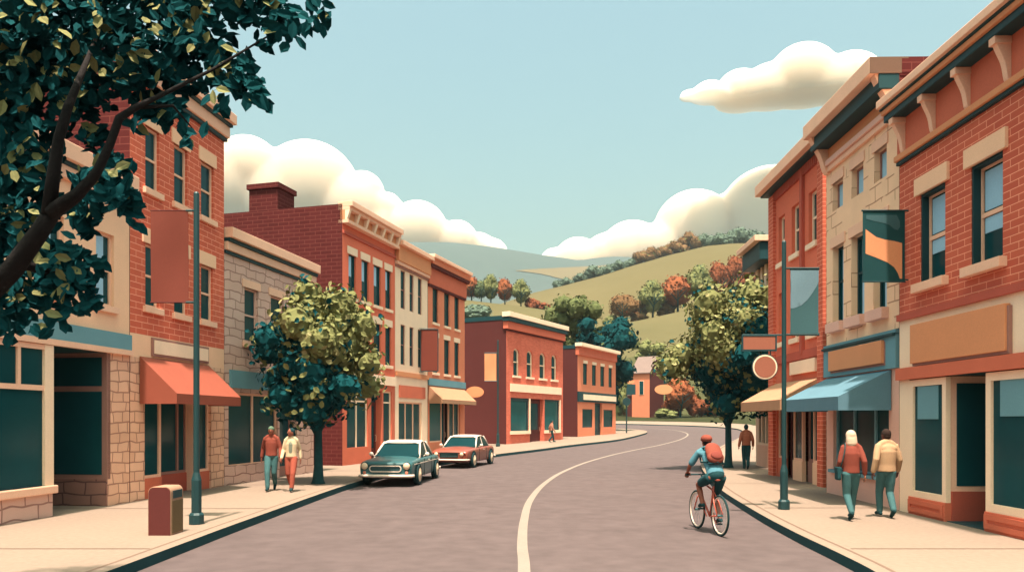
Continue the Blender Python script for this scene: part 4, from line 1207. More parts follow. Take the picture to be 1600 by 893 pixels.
big_tree('round_tree', 'small dark tree close against the tall house gable', 1042, 166, 590, 16, 30, [L_dark2, L_moss2], lambda p, cz, rx, rz: 0, 41, n=14, size=.6)
big_tree('round_tree', 'round olive tree on the slope above the house roof', 1014, 182, 552, 27, 24, [L_green, L_moss], lambda p, cz, rx, rz: 1, 43, n=14, size=.7)
put('orange', 'orange tree on the verge right of the house', 'tree', 1063, 150, px(66, 150), px(46, 150), None, 0, zb=EYE + (HZ - 651) / F * 150)
for x, w, h, lab in ((1090, 34, 36, 'rust bush right of the orange verge tree'), (1116, 34, 32, 'rust bush behind the right street tree trunk'), (1050, 26, 40, 'rust bush against the house gable')):
    put('bush_rust', lab, 'bush', x, 153, px(h, 153), px(w, 153), 'rust bushes on the verge', 0, zb=EYE + (HZ - 650) / F * 153)
put('bush_moss', 'low olive bush at the house corner on the verge', 'bush', 1040, 147, px(14, 147), px(30, 147), None, 0, zb=EYE + (HZ - 652) / F * 147)
put('bush_moss', 'olive bush left of the house behind the round sign pole', 'bush', 976, 156, px(52, 156), px(26, 156), None, 0, zb=EYE + (HZ - 650) / F * 156)
put('bush_brown', 'brown bush behind the dark corner tree beside the house', 'bush', 984, 160, px(66, 160), px(22, 160), None, 0, zb=EYE + (HZ - 650) / F * 160)

# ------------------------------------------------------------------ clouds
mc, ntc, bc = base_mat('cloud_white')
bc.inputs['Subsurface Weight'].default_value = 1.0; bc.inputs['Subsurface Radius'].default_value = (1, 1, 1); bc.inputs['Subsurface Scale'].default_value = 350.0
bc.inputs['Base Color'].default_value = (0.46, 0.37, 0.29, 1); bc.inputs['Roughness'].default_value = 1.0; bc.inputs['Specular IOR Level'].default_value = 0.0
MATS['cloud'] = mc
def cloud(label, circles, d, base_y):
    s = d / F
    m_ = MB(); zb = EYE + (HZ - base_y) * s
    cx = sum(c[0] for c in circles) / len(circles)
    r = random.Random(int(cx))
    for x, y, rp in circles:
        p = W(x, y, d + r.uniform(-20, 20) * s)
        m_.ell(p, (rp * s, rp * s * .9, rp * s), 40, 24)
    m_.v = [(x, y, max(z, zb)) for x, y, z in m_.v]
    o = fuse(m_, 4.5 * s, 'cloud', mc, None, it=3)
    for v in o.data.vertices: v.co.z = max(v.co.z, zb + 2 * s)
    return tag(o, label, 'cloud')
cloud('tall cream cumulus cloud behind the brick buildings of the left row', [(345, 300, 80), (385, 268, 55), (440, 320, 80), (482, 302, 82), (545, 330, 60), (566, 302, 35), (604, 325, 25), (652, 362, 48), (600, 370, 60), (700, 382, 34), (714, 377, 33), (745, 398, 36), (768, 398, 27)], 3300, 408)
cloud('cream cumulus cloud above the right hill, climbing towards the shops', [(868, 413, 27), (903, 408, 38), (950, 405, 42), (988, 398, 54), (1030, 388, 40), (1086, 362, 65), (1145, 360, 60), (1205, 345, 84), (1270, 360, 70)], 3300, 430)
cloud('flat-based cream cloud high above the right row of shops', [(1076, 155, 15), (1110, 160, 33), (1158, 152, 43), (1205, 150, 50), (1256, 127, 57), (1300, 140, 50), (1330, 136, 53), (1372, 150, 46)], 3000, 159)
# ------------------------------------------------------------------ street furniture and signs
def lamp_post(label, base, H, r0=.055):
    t = thing('lamp_post', label, 'lamp post', base, 0, 'dark green lamp posts at the kerbs')
    s = MB(); s.lathe([(r0 * 2.5, 0), (r0 * 2.5, .17), (r0 * 2.0, .21)], seg=8); s.build('base', M_lamp, t, bevel=.01)
    s = MB(); s.lathe([(r0 * 1.7, .20), (r0 * 1.7, .80), (r0 * 1.0, .95)], seg=8); s.build('pedestal', M_lamp, t)
    s = MB(); s.lathe([(r0, .93), (r0 * .92, H - .03), (r0 * .6, H)], seg=12); s.build('shaft', M_lamp, t, smooth=False)
    return t
def cloth(name, label, cat, x0, x1, z0, z1, y, m, group=None, wave=.02, marks=()):
    """hanging cloth with a slight billow and a hem at either end; marks are printed shapes cut as thin cloth pieces on its face"""
    cx = (x0 + x1) / 2
    t = thing(name, label, cat, (cx, y, z0), 0, group)
    N, K = 10, 14; hw = (x1 - x0) / 2; h = z1 - z0
    def yy(x, z): return wave * math.sin(x / hw * 2.2 + .5) * math.sin(math.pi * min(1, max(0, z / h))) + wave * .5 * math.sin(z / h * 5)
    m_ = MB(); vs = []; fs = []
    for s_ in (0, 1):
        for j in range(K + 1):
            for i in range(N + 1):
                x = -hw + 2 * hw * i / N; z = h * j / K
                vs.append((x, yy(x, z) + (.006 if s_ else 0), z))
    n1 = (N + 1) * (K + 1)
    for j in range(K):
        for i in range(N):
            a = j * (N + 1) + i; fs.append((a, a + 1, a + N + 2, a + N + 1)); fs.append((n1 + a, n1 + a + N + 1, n1 + a + N + 2, n1 + a + 1))
    m_.add(vs, fs)
    m_.build('cloth', m, t, smooth=True)
    hm = MB()
    for z in (.0, h): hm.tube([(-hw - .01, 0, z), (hw + .01, 0, z)], .014, 8)
    hm.build('hem_rod', M_maroon if m is M_signrust else M_dark, t)
    for nm, mm, poly in marks:
        pv = []; q = MB()
        poly = [(a, b) for a, b in poly]
        vs2, _, fs2, _, _, _ = delaunay_2d_cdt([Vector(p) for p in poly] + [Vector((-hw + 2 * hw * i / 12, h * j / 14)) for i in range(13) for j in range(15) if in_poly(-hw + 2 * hw * i / 12, h * j / 14, poly)], [], [list(range(len(poly)))], 1, 1e-6)
        q.add([(v.x, yy(v.x, v.y) - .004, v.y) for v in vs2], fs2)
        q.build(nm, mm, t, smooth=True)
    return t
b1 = G(307, 818); H1 = EYE + (HZ - 300) / F * b1.y
L1 = lamp_post('tall dark post beside the litter bin carrying a rust banner', b1, H1)
d = b1.y
zt, zb_ = EYE + (HZ - 329) / F * d, EYE + (HZ - 472) / F * d
xa, xb = (236 - 800) / F * d, (294 - 800) / F * d
for z in (zt, zb_): MB().tube([(-.05, 0, z), (-.19, 0, z)], .022, 8).build('banner_arm', M_lamp, L1)
cloth('banner', 'plain rust banner hanging from the post by the litter bin', 'banner', xa, xb, zb_, zt, d, M_signrust)
b2 = G(1225, 795); H2 = EYE + (HZ - 376) / F * b2.y
L2 = lamp_post('dark post carrying a blue banner and two signs near the cyclist', b2, H2, .05)
d = b2.y
Zp = lambda y: EYE + (HZ - y) / F * d
Xp = lambda x: (x - 800) / F * d
for y in (419, 522.5): MB().tube([(.04, 0, Zp(y)), (Xp(1280) - b2.x, 0, Zp(y))], .022, 8).build('banner_arm', M_lamp, L2)
MB().tube([(-.04, 0, Zp(523)), (Xp(1160) - b2.x, 0, Zp(523))], .018, 8).build('sign_arm', M_lamp, L2)
M_ltblue = mat('light_blue_cloth', col(146, 186, 190, KS), var=.05); M_midteal = mat('mid_teal_cloth', col(84, 132, 130, KS), var=.05)
x0, x1 = Xp(1235), Xp(1279); z0, z1 = Zp(520.5), Zp(421); cx = (x0 + x1) / 2
arc = [(1235, 482), (1242, 481), (1252, 477), (1262, 468), (1270, 457), (1276, 447), (1279, 440), (1279, 421), (1235, 421)]
cloth('banner', 'blue banner with a darker teal curve hanging from the right post', 'banner', x0, x1, z0, z1, d, M_midteal, marks=[('printed_curve', M_ltblue, [(Xp(a) - cx, Zp(b) - z0) for a, b in arc])], wave=.01)
def board(name, label, cat, x0, x1, z0, z1, y, m, th=.04, rim=None, bracket=None, group=None):
    t = thing(name, label, cat, ((x0 + x1) / 2, y, z0), 0, group); hw = (x1 - x0) / 2
    MB().box(-hw, hw, -th / 2, th / 2, 0, z1 - z0).build('board', m, t, bevel=.006)
    if rim:
        r_ = MB(); h = z1 - z0; w = .03
        r_.box(-hw - w, hw + w, -th * .7, th * .7, h, h + w); r_.box(-hw - w, hw + w, -th * .7, th * .7, -w, 0); r_.box(-hw - w, -hw, -th * .7, th * .7, 0, h); r_.box(hw, hw + w, -th * .7, th * .7, 0, h)
        r_.build('rim', rim, t)
    if bracket:
        k = MB()
        for pts in bracket: k.tube([(p[0] - (x0 + x1) / 2, p[1] - y, p[2] - z0) for p in pts], .016, 6)
        k.build('bracket', M_lamp, t)
    return t
M_signpink = mat('salmon_sign_board', col(206, 130, 98, KS), var=.04)
board('hanging_sign', 'salmon rectangular sign hanging from the right post in front of the tree', 'sign', Xp(1161), Xp(1211), Zp(546), Zp(525), d, M_signpink, rim=M_dark)
def disc_sign(name, label, px_, py_, rp, d, m, rim, rod=None, ratio=1.0):
    r = rp / F * d
    t = thing(name, label, 'sign', ((px_ - 800) / F * d, d, EYE + (HZ - py_) / F * d))
    def dd(nm, rr, y0, y1, mm):
        q = MB(); N = 36
        pr = [(rr * math.cos(2 * math.pi * k / N), rr * ratio * math.sin(2 * math.pi * k / N)) for k in range(N)]
        q.prism(pr, 'y', y0, y1); return q.build(nm, mm, t)
    dd('board', r * .88, -.028, .028, m); dd('rim', r, -.02, .02, rim)
    if rim is M_cream: dd('edge', r * 1.08, -.012, .012, M_dark)
    if rod:
        k = MB()
        for pts in rod: k.tube(pts, .012, 6)
        k.build('rod', M_lamp, t)
    return t
rr = 19 / F * d
disc_sign('round_sign', 'round salmon sign with cream rim hanging below the rectangular one', 1195, 573, 19, d, M_signpink, M_cream, rod=[[(-.12, 0, rr * .9), (-.12, 0, rr + .11)], [(.12, 0, rr * .9), (.12, 0, rr + .11)]])

# projecting shop banner on the big storefront
pI = I.world(I.X(1419), -.02, 0); d = pI.y
x0, x1 = Xp(1348), Xp(1414); z0, z1 = Zp(440), Zp(329); cx = (x0 + x1) / 2
def cp(p): return (Xp(1180 + p[0] / 2.126) - cx, Zp(40 + p[1] / 2.126) - z0)
wv = [(368, 629), (470, 629), (480, 650), (481, 668), (474, 679), (462, 676), (446, 662), (424, 655), (396, 650), (368, 642)]
sw = [(366, 676), (385, 690), (402, 702), (430, 710), (462, 715), (488, 722), (488, 840), (480, 840), (474, 822), (462, 802), (440, 786), (404, 771), (366, 757)]
sb = cloth('shop_banner', 'dark teal banner with tan swirl projecting from the big brick storefront', 'banner', x0, x1, z0, z1, d, mat('dark_banner_cloth', (0.008, 0.05, 0.055), var=.1), marks=[('printed_wave', M_midteal, [cp(p) for p in wv]), ('printed_swirl', M_signtan, [cp(p) for p in sw])], wave=.006)
k = MB(); k.tube([(x0 - cx - .02, 0, z1 - z0 + .0), (pI.x - cx + .05, 0, z1 - z0 + .0)], .02, 8); k.tube([(x1 - cx, 0, .04), (pI.x - cx + .05, 0, .04)], .016, 8); k.build('bracket', M_dark, sb)

# blade sign and oval sign on the terrace, post with banner, round sign at the corner
pF = Ff.world(0.05, -.04, 0); d = pF.y + .02
Zq = lambda y, d: EYE + (HZ - y) / F * d
Xq = lambda x, d: (x - 800) / F * d
d = E.world(E.X(655), -.05, 0).y
board('blade_sign', 'tall rust blade sign projecting between the cream and orange buildings', 'sign', Xq(658, d), Xq(684, d), Zq(579, d), Zq(515, d), d, M_signrust, th=.1, rim=M_dark, bracket=[[(Xq(680, d), d, Zq(513, d)), (Xq(654, d), d, Zq(513, d))], [(Xq(662, d), d, Zq(581, d)), (Xq(654, d), d, Zq(581, d))]])
pe = Ff.world(Ff.L - .05, -.02, 0); d = pe.y
disc_sign('oval_sign', 'tan oval sign on the corner of the orange building', 742, 612, 14, d, M_signtan, M_signtan, rod=[[(-.32, 0, 0), (pe.x - Xq(742, d) - .1, .05, 0)]], ratio=.62)
bm_ = G(778, 697); d = bm_.y; Hm = Zq(531, d) - bm_.z
L3 = lamp_post('thin dark post behind the red car carrying a tan banner', bm_, Hm, .06)
for y in (551, 595): MB().tube([(-.05, 0, Zq(y, d) - bm_.z), (Xq(757, d) - bm_.x, 0, Zq(y, d) - bm_.z)], .025, 6).build('banner_arm', M_lamp, L3)
cloth('banner', 'small tan banner on the post behind the red car', 'banner', Xq(757, d), Xq(775.5, d), Zq(594.5, d), Zq(552, d), d, M_signtan)
bs = G(979, 676)
t = thing('sign_post', 'dark round-headed sign post at the pavement corner', 'sign', bs); d = bs.y; h = Zq(627, d) - bs.z; rr = 6.3 / F * d
MB().tube([(0, 0, 0), (0, 0, h)], .07, 8).build('pole', M_lamp, t)
MB().prism([(rr * math.cos(k * math.pi / 12), h + rr * math.sin(k * math.pi / 12)) for k in range(24)], 'y', -.1, -.02).build('disc', M_lamp, t)

# litter bin
bb = G(267, 836)
t = thing('litter_bin', 'maroon litter bin with rounded tan hood beside the left post', 'bin', (bb.x - .19, bb.y + .01, 0))
W_, D_, H_ = .19, .46, .80
def hood(w, h, rr=.1):
    return [(-w, 0), (w, 0), (w, h - rr)] + [(w - rr + rr * math.cos(a * math.pi / 12), h - rr + rr * math.sin(a * math.pi / 12)) for a in range(1, 6)] + [(-w + rr - rr * math.sin(a * math.pi / 12), h - rr + rr * math.cos(a * math.pi / 12)) for a in range(1, 6)] + [(-w, h - rr)]
MB().prism(hood(W_, H_), 'y', .0, D_).build('shell', mat('bin_tan_shell', col(214, 172, 132, KS)), t, bevel=.006)
MB().prism(hood(W_ - .012, H_ - .012, .09), 'y', -.012, .01).build('front_panel', M_maroon, t)
M_binolive = mat('bin_olive_panel', col(146, 124, 84, KS), var=.06)
MB().box(W_ - .01, W_ + .008, .03, D_ - .02, .03, .56).build('side_panel', M_binolive, t)
MB().box(W_ - .01, W_ + .006, .07, D_ - .05, .60, .73).build('opening', M_dark, t)

# ------------------------------------------------------------------ house at the road's far bend
zc_ = EYE + (HZ - 649) / F * 150; hc = Vector(((1015 - 800) / F * 150, 150, zc_))
hs_ = thing('house', 'tall narrow orange house with pale roof beyond the road bend', 'house', hc, R(-38))
Lh, Wh = 3.9, 6.0; eh = Zq(579.5, 150) - zc_; rh = Zq(556, 152) - zc_
M_hroof = mat('pale_slate_roof', col(176, 150, 134, (.42, .42, .48)), var=.1)
m_ = MB()      # front wall along -x, gable along +y
m_.quad((-Lh, 0, -.6), (0, 0, -.6), (0, 0, eh), (-Lh, 0, eh)); m_.quad((-Lh, Wh, -.6), (-Lh, Wh, eh), (0, Wh, eh), (0, Wh, -.6))
m_.build('wall', M_smooth2, hs_)
g_ = MB()
for x in (0, -Lh): g_.add([(x, 0, -.6), (x, Wh, -.6), (x, Wh, eh), (x, Wh / 2, rh), (x, 0, eh)], [(0, 1, 2, 3, 4)])
g_.build('gable_wall', M_side, hs_)
rf = MB(); e = .25
for a, b in ((-.3, Wh / 2), (Wh + .3, Wh / 2)):
    za = eh - .25
    rf.quad((-Lh - e, a, za), (e, a, za), (e, b, rh + .06), (-Lh - e, b, rh + .06)); rf.quad((-Lh - e, a, za - .15), (e, a, za - .15), (e, a, za), (-Lh - e, a, za))
    rf.quad((-Lh - e, a, za - .15), (-Lh - e, b, rh - .1), (e, b, rh - .1), (e, a, za - .15)); rf.quad((e, a, za - .15), (e, b, rh - .1), (e, b, rh + .06), (e, a, za))
rf.build('roof', M_hroof, hs_)
for x, z, w, h in ((-1.75, 4.2, .85, 2.6),):
    f = MB().box(x - w / 2 - .08, x + w / 2 + .08, -.06, .05, z - .08, z + h + .08).build('window', M_sand, hs_)
    MB().box(x - w / 2, x + w / 2, -.08, .0, z, z + h).build('pane', M_glass, f)
wg = MB().box(-Lh - 1.6, -Lh, 1.0, 4.5, -.6, 4.0).build('side_wing', M_maroon, hs_)
MB().box(-Lh - 1.7, -Lh, .9, 4.6, 4.0, 4.25).build('wing_roof', M_hroof, wg)
# signs by the house
d = 147
for nm, lab, x0, x1, y0, y1, m in (('hoarding', 'dark square board on a pole left of the house', 979, 993, 616, 600, M_dark),):
    t = board(nm, lab, 'sign', Xq(x0, d), Xq(x1, d), Zq(y0, d), Zq(y1, d), d, m, th=.1)
    k = MB(); k.tube([(-.8, .1, Zq(649, d) - Zq(y0, d)), (-.8, .1, 1.9)], .08, 8); k.build('pole', M_lamp, t)
disc_sign('oval_sign', 'small tan oval sign above the dark board by the house', 985, 596, 6.5, d, M_signtan, M_signtan, rod=[[(-.35, .12, 0), (-.35, .12, -.6)]], ratio=.5)
t = disc_sign('oval_sign', 'large tan oval sign in front of the house gable', 1037, 608, 14, d - 1, M_signtan, M_signtan, rod=[[(0, .1, -.4), (0, .1, Zq(650, d) - Zq(608, d))]], ratio=.55)
# ------------------------------------------------------------------ cars
M_tyre = mat('tyre_rubber', (0.008, 0.03, 0.034), rough=.8, var=.2)
M_hub = mat('cream_hub', col(246, 214, 168, (.75, .75, .9)), rough=.4, spec=.4)
M_carcream = mat('car_cream_paint', col(250, 228, 194, (.72, .70, .85)), rough=.3, var=.03, spec=.5, fine=.02)
M_carglass = mat('car_glass', (0.0045, 0.028, 0.033), rough=.22, var=.1, spec=.05, fine=0)
M_chrome = mat('grille_bars', (0.05, 0.11, 0.12), rough=.35, var=.1, spec=.5)
M_lamp_amber = mat('indicator_amber', col(190, 120, 90), rough=.3)
def paint(name, c): return mat(name, c, rough=.30, var=.04, spec=.45, fine=.02, scale=1)
M_tealcar = paint('teal_car_paint', (0.024, 0.088, 0.096))
M_redcar = paint('red_car_paint', (0.22, 0.055, 0.036))
def car(name, label, x, y, ang, body_m, sedan, group='parked cars at the left kerb'):
    """local +y is the nose"""
    t = thing(name, label, 'car', (x, y, ZT(y) + ROAD), ang, group)
    hw = .84
    # body: rounded sections along its length: y, half width, sill z, shoulder z, centre z
    if sedan: S = [(-2.22, .70, .36, .66, .70), (-2.16, .78, .28, .78, .82), (-1.9, .83, .22, .84, .87), (-1.2, .84, .20, .86, .90), (-.4, .84, .20, .84, .90), (.55, .84, .20, .82, .88), (.85, .84, .20, .82, .885), (1.6, .83, .21, .80, .85), (2.0, .82, .24, .77, .81), (2.14, .80, .28, .73, .755), (2.2, .74, .34, .66, .68)]
    else: S = [(-2.24, .72, .36, .66, .68), (-2.18, .79, .28, .78, .80), (-1.9, .83, .22, .82, .84), (-1.2, .84, .20, .83, .86), (-.4, .84, .20, .82, .87), (.55, .84, .20, .82, .88), (.85, .84, .20, .82, .88), (1.6, .83, .21, .80, .84), (2.05, .82, .24, .78, .80), (2.17, .81, .28, .74, .75), (2.21, .77, .34, .68, .69)]
    b = MB(); vs = []; n = 0
    for (yy, w, z0, zs, zc) in S:
        half = [(w * .86, z0), (w * .97, z0 + .06), (w, z0 + .2), (w, zs - .12), (w * .975, zs - .04), (w * .90, zs + .005), (w * .62, lerp(zs, zc, .6) + .005), (w * .3, zc), (0, zc + .004)]
        ring = half + [(-a, c) for a, c in half[-2::-1]]
        n = len(ring); vs += [(a, yy, c) for a, c in ring]
    fs = []
    for i in range(len(S) - 1):
        for k in range(n - 1): fs.append((i * n + k, i * n + k + 1, (i + 1) * n + k + 1, (i + 1) * n + k))
        fs.append((i * n + n - 1, i * n, (i + 1) * n, (i + 1) * n + n - 1))
    fs.append(tuple(range(n))); fs.append(tuple((len(S) - 1) * n + k for k in range(n))[::-1])
    b.add(vs, fs)
    bo = b.build('body', body_m, t, smooth=True)
    md = bo.modifiers.new('s', 'SUBSURF'); md.levels = 1; md.render_levels = 2
    # greenhouse
    zb, zt = .86, 1.30
    if sedan: B0, T0, T1, B1 = -1.35, -.92, .12, .78
    else: B0, T0, T1, B1 = -1.25, -.70, .10, .80
    wb, wt = .74, .60
    def P(yb, yt, s, k): return Vector((s * lerp(wb, wt, k), lerp(yb, yt, k), lerp(zb, zt, k)))
    c = {(e, s, k): P(B1 if e else B0, T1 if e else T0, s, k) for e in (0, 1) for s in (-1, 1) for k in (0, 1)}
    g = MB(); ins = .0
    g.quad(c[1, -1, 0], c[1, 1, 0], c[1, 1, 1], c[1, -1, 1]); g.build('windscreen', M_carglass, t)
    g = MB(); g.quad(c[0, 1, 0], c[0, -1, 0], c[0, -1, 1], c[0, 1, 1]); g.build('rear_window', M_carglass, t)
    for s in (1, -1):
        g = MB(); q = [c[0, s, 0], c[1, s, 0], c[1, s, 1], c[0, s, 1]]
        g.quad(*(q if s > 0 else q[::-1])); g.build('side_window', M_carglass, t)
        for e in (0, 1):
            MB().tube([c[e, s, 0] + Vector((0, 0, -.05)), c[e, s, .5 > 1] if False else c[e, s, 0].lerp(c[e, s, 1], .5), c[e, s, 1]], .034, 8).build('pillar', M_carcream, t, smooth=True)
        ym = -.35; kb = (ym - B0) / (B1 - B0)
        MB().tube([Vector((s * (wb + .004), ym, zb)), Vector((s * (wt + .006), ym - .03, zt))], .018, 6).build('pillar', M_carcream, t)
    r_ = MB(); vs = []
    RS = [(T0 - .10, wt - .06, 1.285), (T0 - .04, wt + .025, 1.30), (T0 + .15, wt + .03, 1.345), (lerp(T0, T1, .5), wt + .03, 1.375), (T1 - .15, wt + .03, 1.35), (T1 + .03, wt + .025, 1.305), (T1 + .09, wt - .06, 1.29)]
    for yy, w, z in RS:
        ring = [(w, 1.27), (w * 1.0, z - .03), (w * .9, z), (w * .4, z + .015), (-w * .4, z + .015), (-w * .9, z), (-w, z - .03), (-w, 1.27)]
        vs += [(a, yy, q) for a, q in ring]
    fs = [(i * 8 + k, i * 8 + (k + 1) % 8, (i + 1) * 8 + (k + 1) % 8, (i + 1) * 8 + k) for i in range(len(RS) - 1) for k in range(8)] + [tuple(range(8)), tuple(48 + k for k in range(8))[::-1]]
    r_.add(vs, fs); ro = r_.build('roof', M_carcream, t, smooth=True); md = ro.modifiers.new('s', 'SUBSURF'); md.levels = 1; md.render_levels = 2
    # seats seen as paler shapes through the glass are left to reflection; wheels
    for yy in (1.38, -1.38):
        for s in (1, -1):
            ar = MB(); N = 28
            ar.lathe([(.40, 0), (.40, .012)], (0, 0, 0), N, axis='x')
            ar.v = [(x * s + s * (.838), y + yy, max(z + .33, .205)) for x, y, z in ar.v]
            ar.build('wheel_arch', M_tyre, bo)
            w = MB(); w.lathe([(.20, -.09), (.30, -.09), (.325, -.06), (.325, .05), (.30, .085), (.20, .085)], (s * .80, yy, .325), 28, axis='x')
            wo = w.build('wheel', M_tyre, t, smooth=False)
            h = MB(); pr = [(.235, -.02), (.235, .012), (.20, .022), (.09, .026), (.07, .05), (.0, .055)]
            h.lathe([(a, q * s) for a, q in pr], (s * .872, yy, .325), 24, axis='x'); h.build('hub', M_hub, wo, smooth=True)
    # front
    ft_ = 2.20
    if sedan: hx, hz, hr, gz, gh, gw = .56, .60, .095, .56, .19, .40
    else: hx, hz, hr, gz, gh, gw = .655, .635, .125, .555, .20, .50
    for s in (1, -1):
        q = MB(); q.lathe([(hr, -.10), (hr, .02), (hr * .92, .04)], (s * hx, ft_ - .02, hz), 20, axis='y'); ho = q.build('headlight', body_m if sedan else M_tyre, t)
        q = MB(); q.lathe([(hr * .86, .0), (hr * .84, .03), (hr * .5, .055), (0.001, .06)], (s * hx, ft_, hz), 20, axis='y'); q.build('lens', M_hub, ho, smooth=True)
        if not sedan:
            q = MB(); q.lathe([(.05, -.05), (.05, .02), (.03, .035)], (s * hx, ft_ - .005, .44), 14, axis='y'); q.build('indicator', M_lamp_amber, t)
        q = MB(); q.ell((s * .93, .52, .93), (.075, .04, .065), 12, 8); q.tube([(s * .80, .52, .86), (s * .90, .52, .92)], .015, 6); q.build('wing_mirror', M_carcream, t, smooth=True)
        st = MB(); st.box(s * .845 - .008, s * .845 + .008, -2.0, 1.95, .665, .69) if not sedan else st.box(s * .842 - .006, s * .842 + .006, -2.0, 1.9, .645, .657)
        st.build('side_trim', M_carcream if not sedan else body_m, t)
        dh = MB(); dh.box(s * .85 - .012, s * .85 + .012, -.25, -.08, .72, .745); dh.build('door_handle', M_carcream, t)
        tl = MB(); tl.ell((s * .66, -2.2, .62), (.07, .05, .09), 12, 8); tl.build('tail_light', M_terr2, t, smooth=True)
    g = MB(); N = 32
    def rr_(w, h, r=.095):
        out = []
        for cx, cz, a0 in ((w - r, h - r, 0), (-w + r, h - r, 90), (-w + r, -h + r, 180), (w - r, -h + r, 270)):
            for k in range(7): a = R(a0 + k * 15); out.append((cx + r * math.cos(a), cz + r * math.sin(a)))
        return out
    rr0 = .095 if not sedan else .03
    o1 = [(a, c + gz) for a, c in rr_(gw, gh / 2, rr0)]; o2 = [(a, c + gz) for a, c in rr_(gw - .028, gh / 2 - .028, max(.012, rr0 - .028))]
    for i in range(len(o1)):
        j = (i + 1) % len(o1)
        y1 = ft_ + .045
        g.quad((o1[i][0], y1, o1[i][1]), (o1[j][0], y1, o1[j][1]), (o2[j][0], y1, o2[j][1]), (o2[i][0], y1, o2[i][1]))
        g.quad((o1[i][0], y1 - .12, o1[i][1]), (o1[j][0], y1 - .12, o1[j][1]), (o1[j][0], y1, o1[j][1]), (o1[i][0], y1, o1[i][1]))
        g.quad((o2[i][0], y1, o2[i][1]), (o2[j][0], y1, o2[j][1]), (o2[j][0], y1 - .05, o2[j][1]), (o2[i][0], y1 - .05, o2[i][1]))
    go = g.build('grille', M_carcream if not sedan else M_tyre, t)
    q = MB(); q.prism([(a, c) for a, c in o2], 'y', ft_ - .05, ft_ + .012); q.build('grille_back', M_tyre, go)
    q = MB()
    for k in range(3 if not sedan else 2):
        zz = gz + (k - (1 if not sedan else .5)) * .048 * (1.2 if sedan else 1); q.box(-gw + .05, gw - .05, ft_ + .008, ft_ + .03, zz - .011, zz + .011)
    q.build('grille_bars', M_chrome, go)
    for yy, s in ((ft_, 1), (-2.24, -1)):
        q = MB(); z0, z1 = (.29, .385) if not sedan else (.33, .40)
        pts = [(-.86, yy - s * .16), (-.83, yy + s * .02), (-.6, yy + s * .085), (0, yy + s * .11), (.6, yy + s * .085), (.83, yy + s * .02), (.86, yy - s * .16)]
        vs = []; 
        for a, c2 in pts: vs += [(a, c2, z0), (a, c2 + s * .03, (z0 + z1) / 2), (a, c2, z1), (a, c2 - s * .06, (z0 + z1) / 2)]
        fs = [(i * 4 + k, i * 4 + (k + 1) % 4, (i + 1) * 4 + (k + 1) % 4, (i + 1) * 4 + k) for i in range(6) for k in range(4)] + [(0, 1, 2, 3), (27, 26, 25, 24)]
        q.add(vs, fs); q.build('bumper', M_carcream, t, smooth=True)
    for s in (1, -1):      # door gaps
        for yy in (.50, -.62): MB().box(s * .838 - .006, s * .838 + .006, yy - .006, yy + .006, .24, .80).build('door_gap', M_tyre, bo)
    return t
wf, wr = G(655, 757, ROAD), G(686, 746, ROAD)
f_ = (wf - wr).normalized()
a_ = math.atan2(-f_.x, f_.y)
def park(px_, py_, ang):
    """place the car by its near-side front wheel"""
    p = G(px_, py_, ROAD); off = Matrix.Rotation(ang, 3, 'Z') @ Vector((-.86, 1.38, 0))
    return p.x - off.x, p.y - off.y, ang
a1 = math.pi - .10
x, y, an = park(655, 757, a1)
# near side in the picture is local -x when the nose points at the viewer
car('parked_car', 'teal vintage coupe with cream roof and round headlights parked at the kerb', x, y, an, M_tealcar, False)
x, y, an = park(741, 730, math.pi - .24)
car('parked_car', 'red vintage sedan with cream roof parked behind the teal car', x, y, an, M_redcar, True)

# ------------------------------------------------------------------ bicycle
M_tan2 = mat('terracotta_frame_paint', col(176, 84, 60), rough=.35, spec=.4)
rw_b = G(1125, 837, ROAD)
BA = R(9)
bike = thing('bicycle', 'terracotta bicycle with cream rims ridden up the road', 'bicycle', (rw_b.x, rw_b.y, ROAD), BA)
for y0 in (0, 1.02):
    w = MB(); N = 40; rt = .345
    w.tube([(0, y0 + rt * math.cos(2 * math.pi * k / N), rt + .015 + rt * math.sin(2 * math.pi * k / N)) for k in range(N + 1)], .020, 8, caps=False)
    wo = w.build('wheel', M_tyre, bike, smooth=True)
    q = MB(); q.tube([(0, y0 + .315 * math.cos(2 * math.pi * k / N), .36 + .315 * math.sin(2 * math.pi * k / N)) for k in range(N + 1)], .017, 6, caps=False); q.build('rim', M_carcream, wo, smooth=True)
    q = MB()
    for k in range(18):
        a = 2 * math.pi * k / 18; q.tube([(.02 * (-1) ** k, y0 + .02 * math.cos(a), .36 + .02 * math.sin(a)), (0, y0 + .31 * math.cos(a), .36 + .31 * math.sin(a))], .0018, 4)
    q.build('spokes', M_chrome, wo)
    q = MB(); q.tube([(-.05, y0, .36), (.05, y0, .36)], .022, 10); q.build('hub', M_chrome, wo)
fr = MB()
BBk = (0, .43, .30); ST = (0, .27, .86); HT_ = (0, .80, .90); HB_ = (0, .86, .68)
fr.tube([BBk, ST], .018, 8); fr.tube([(0, .30, .78), HT_], .017, 8); fr.tube([BBk, HB_], .021, 8); fr.tube([HT_, HB_], .022, 8)
for s in (-1, 1):
    fr.tube([(0, .43, .30), (.05 * s, .2, .33), (.055 * s, 0, .36)], .012, 6); fr.tube([(0, .295, .78), (.05 * s, .15, .58), (.055 * s, 0, .36)], .011, 6)
    fr.tube([HB_, (.05 * s, .89, .60), (.055 * s, .97, .46), (.055 * s, 1.02, .36)], .013, 6)
fr.build('frame', M_tan2, bike, smooth=True)
q = MB(); q.tube([ST, (0, .24, .96)], .014, 8); q.build('seat_post', M_chrome, bike)
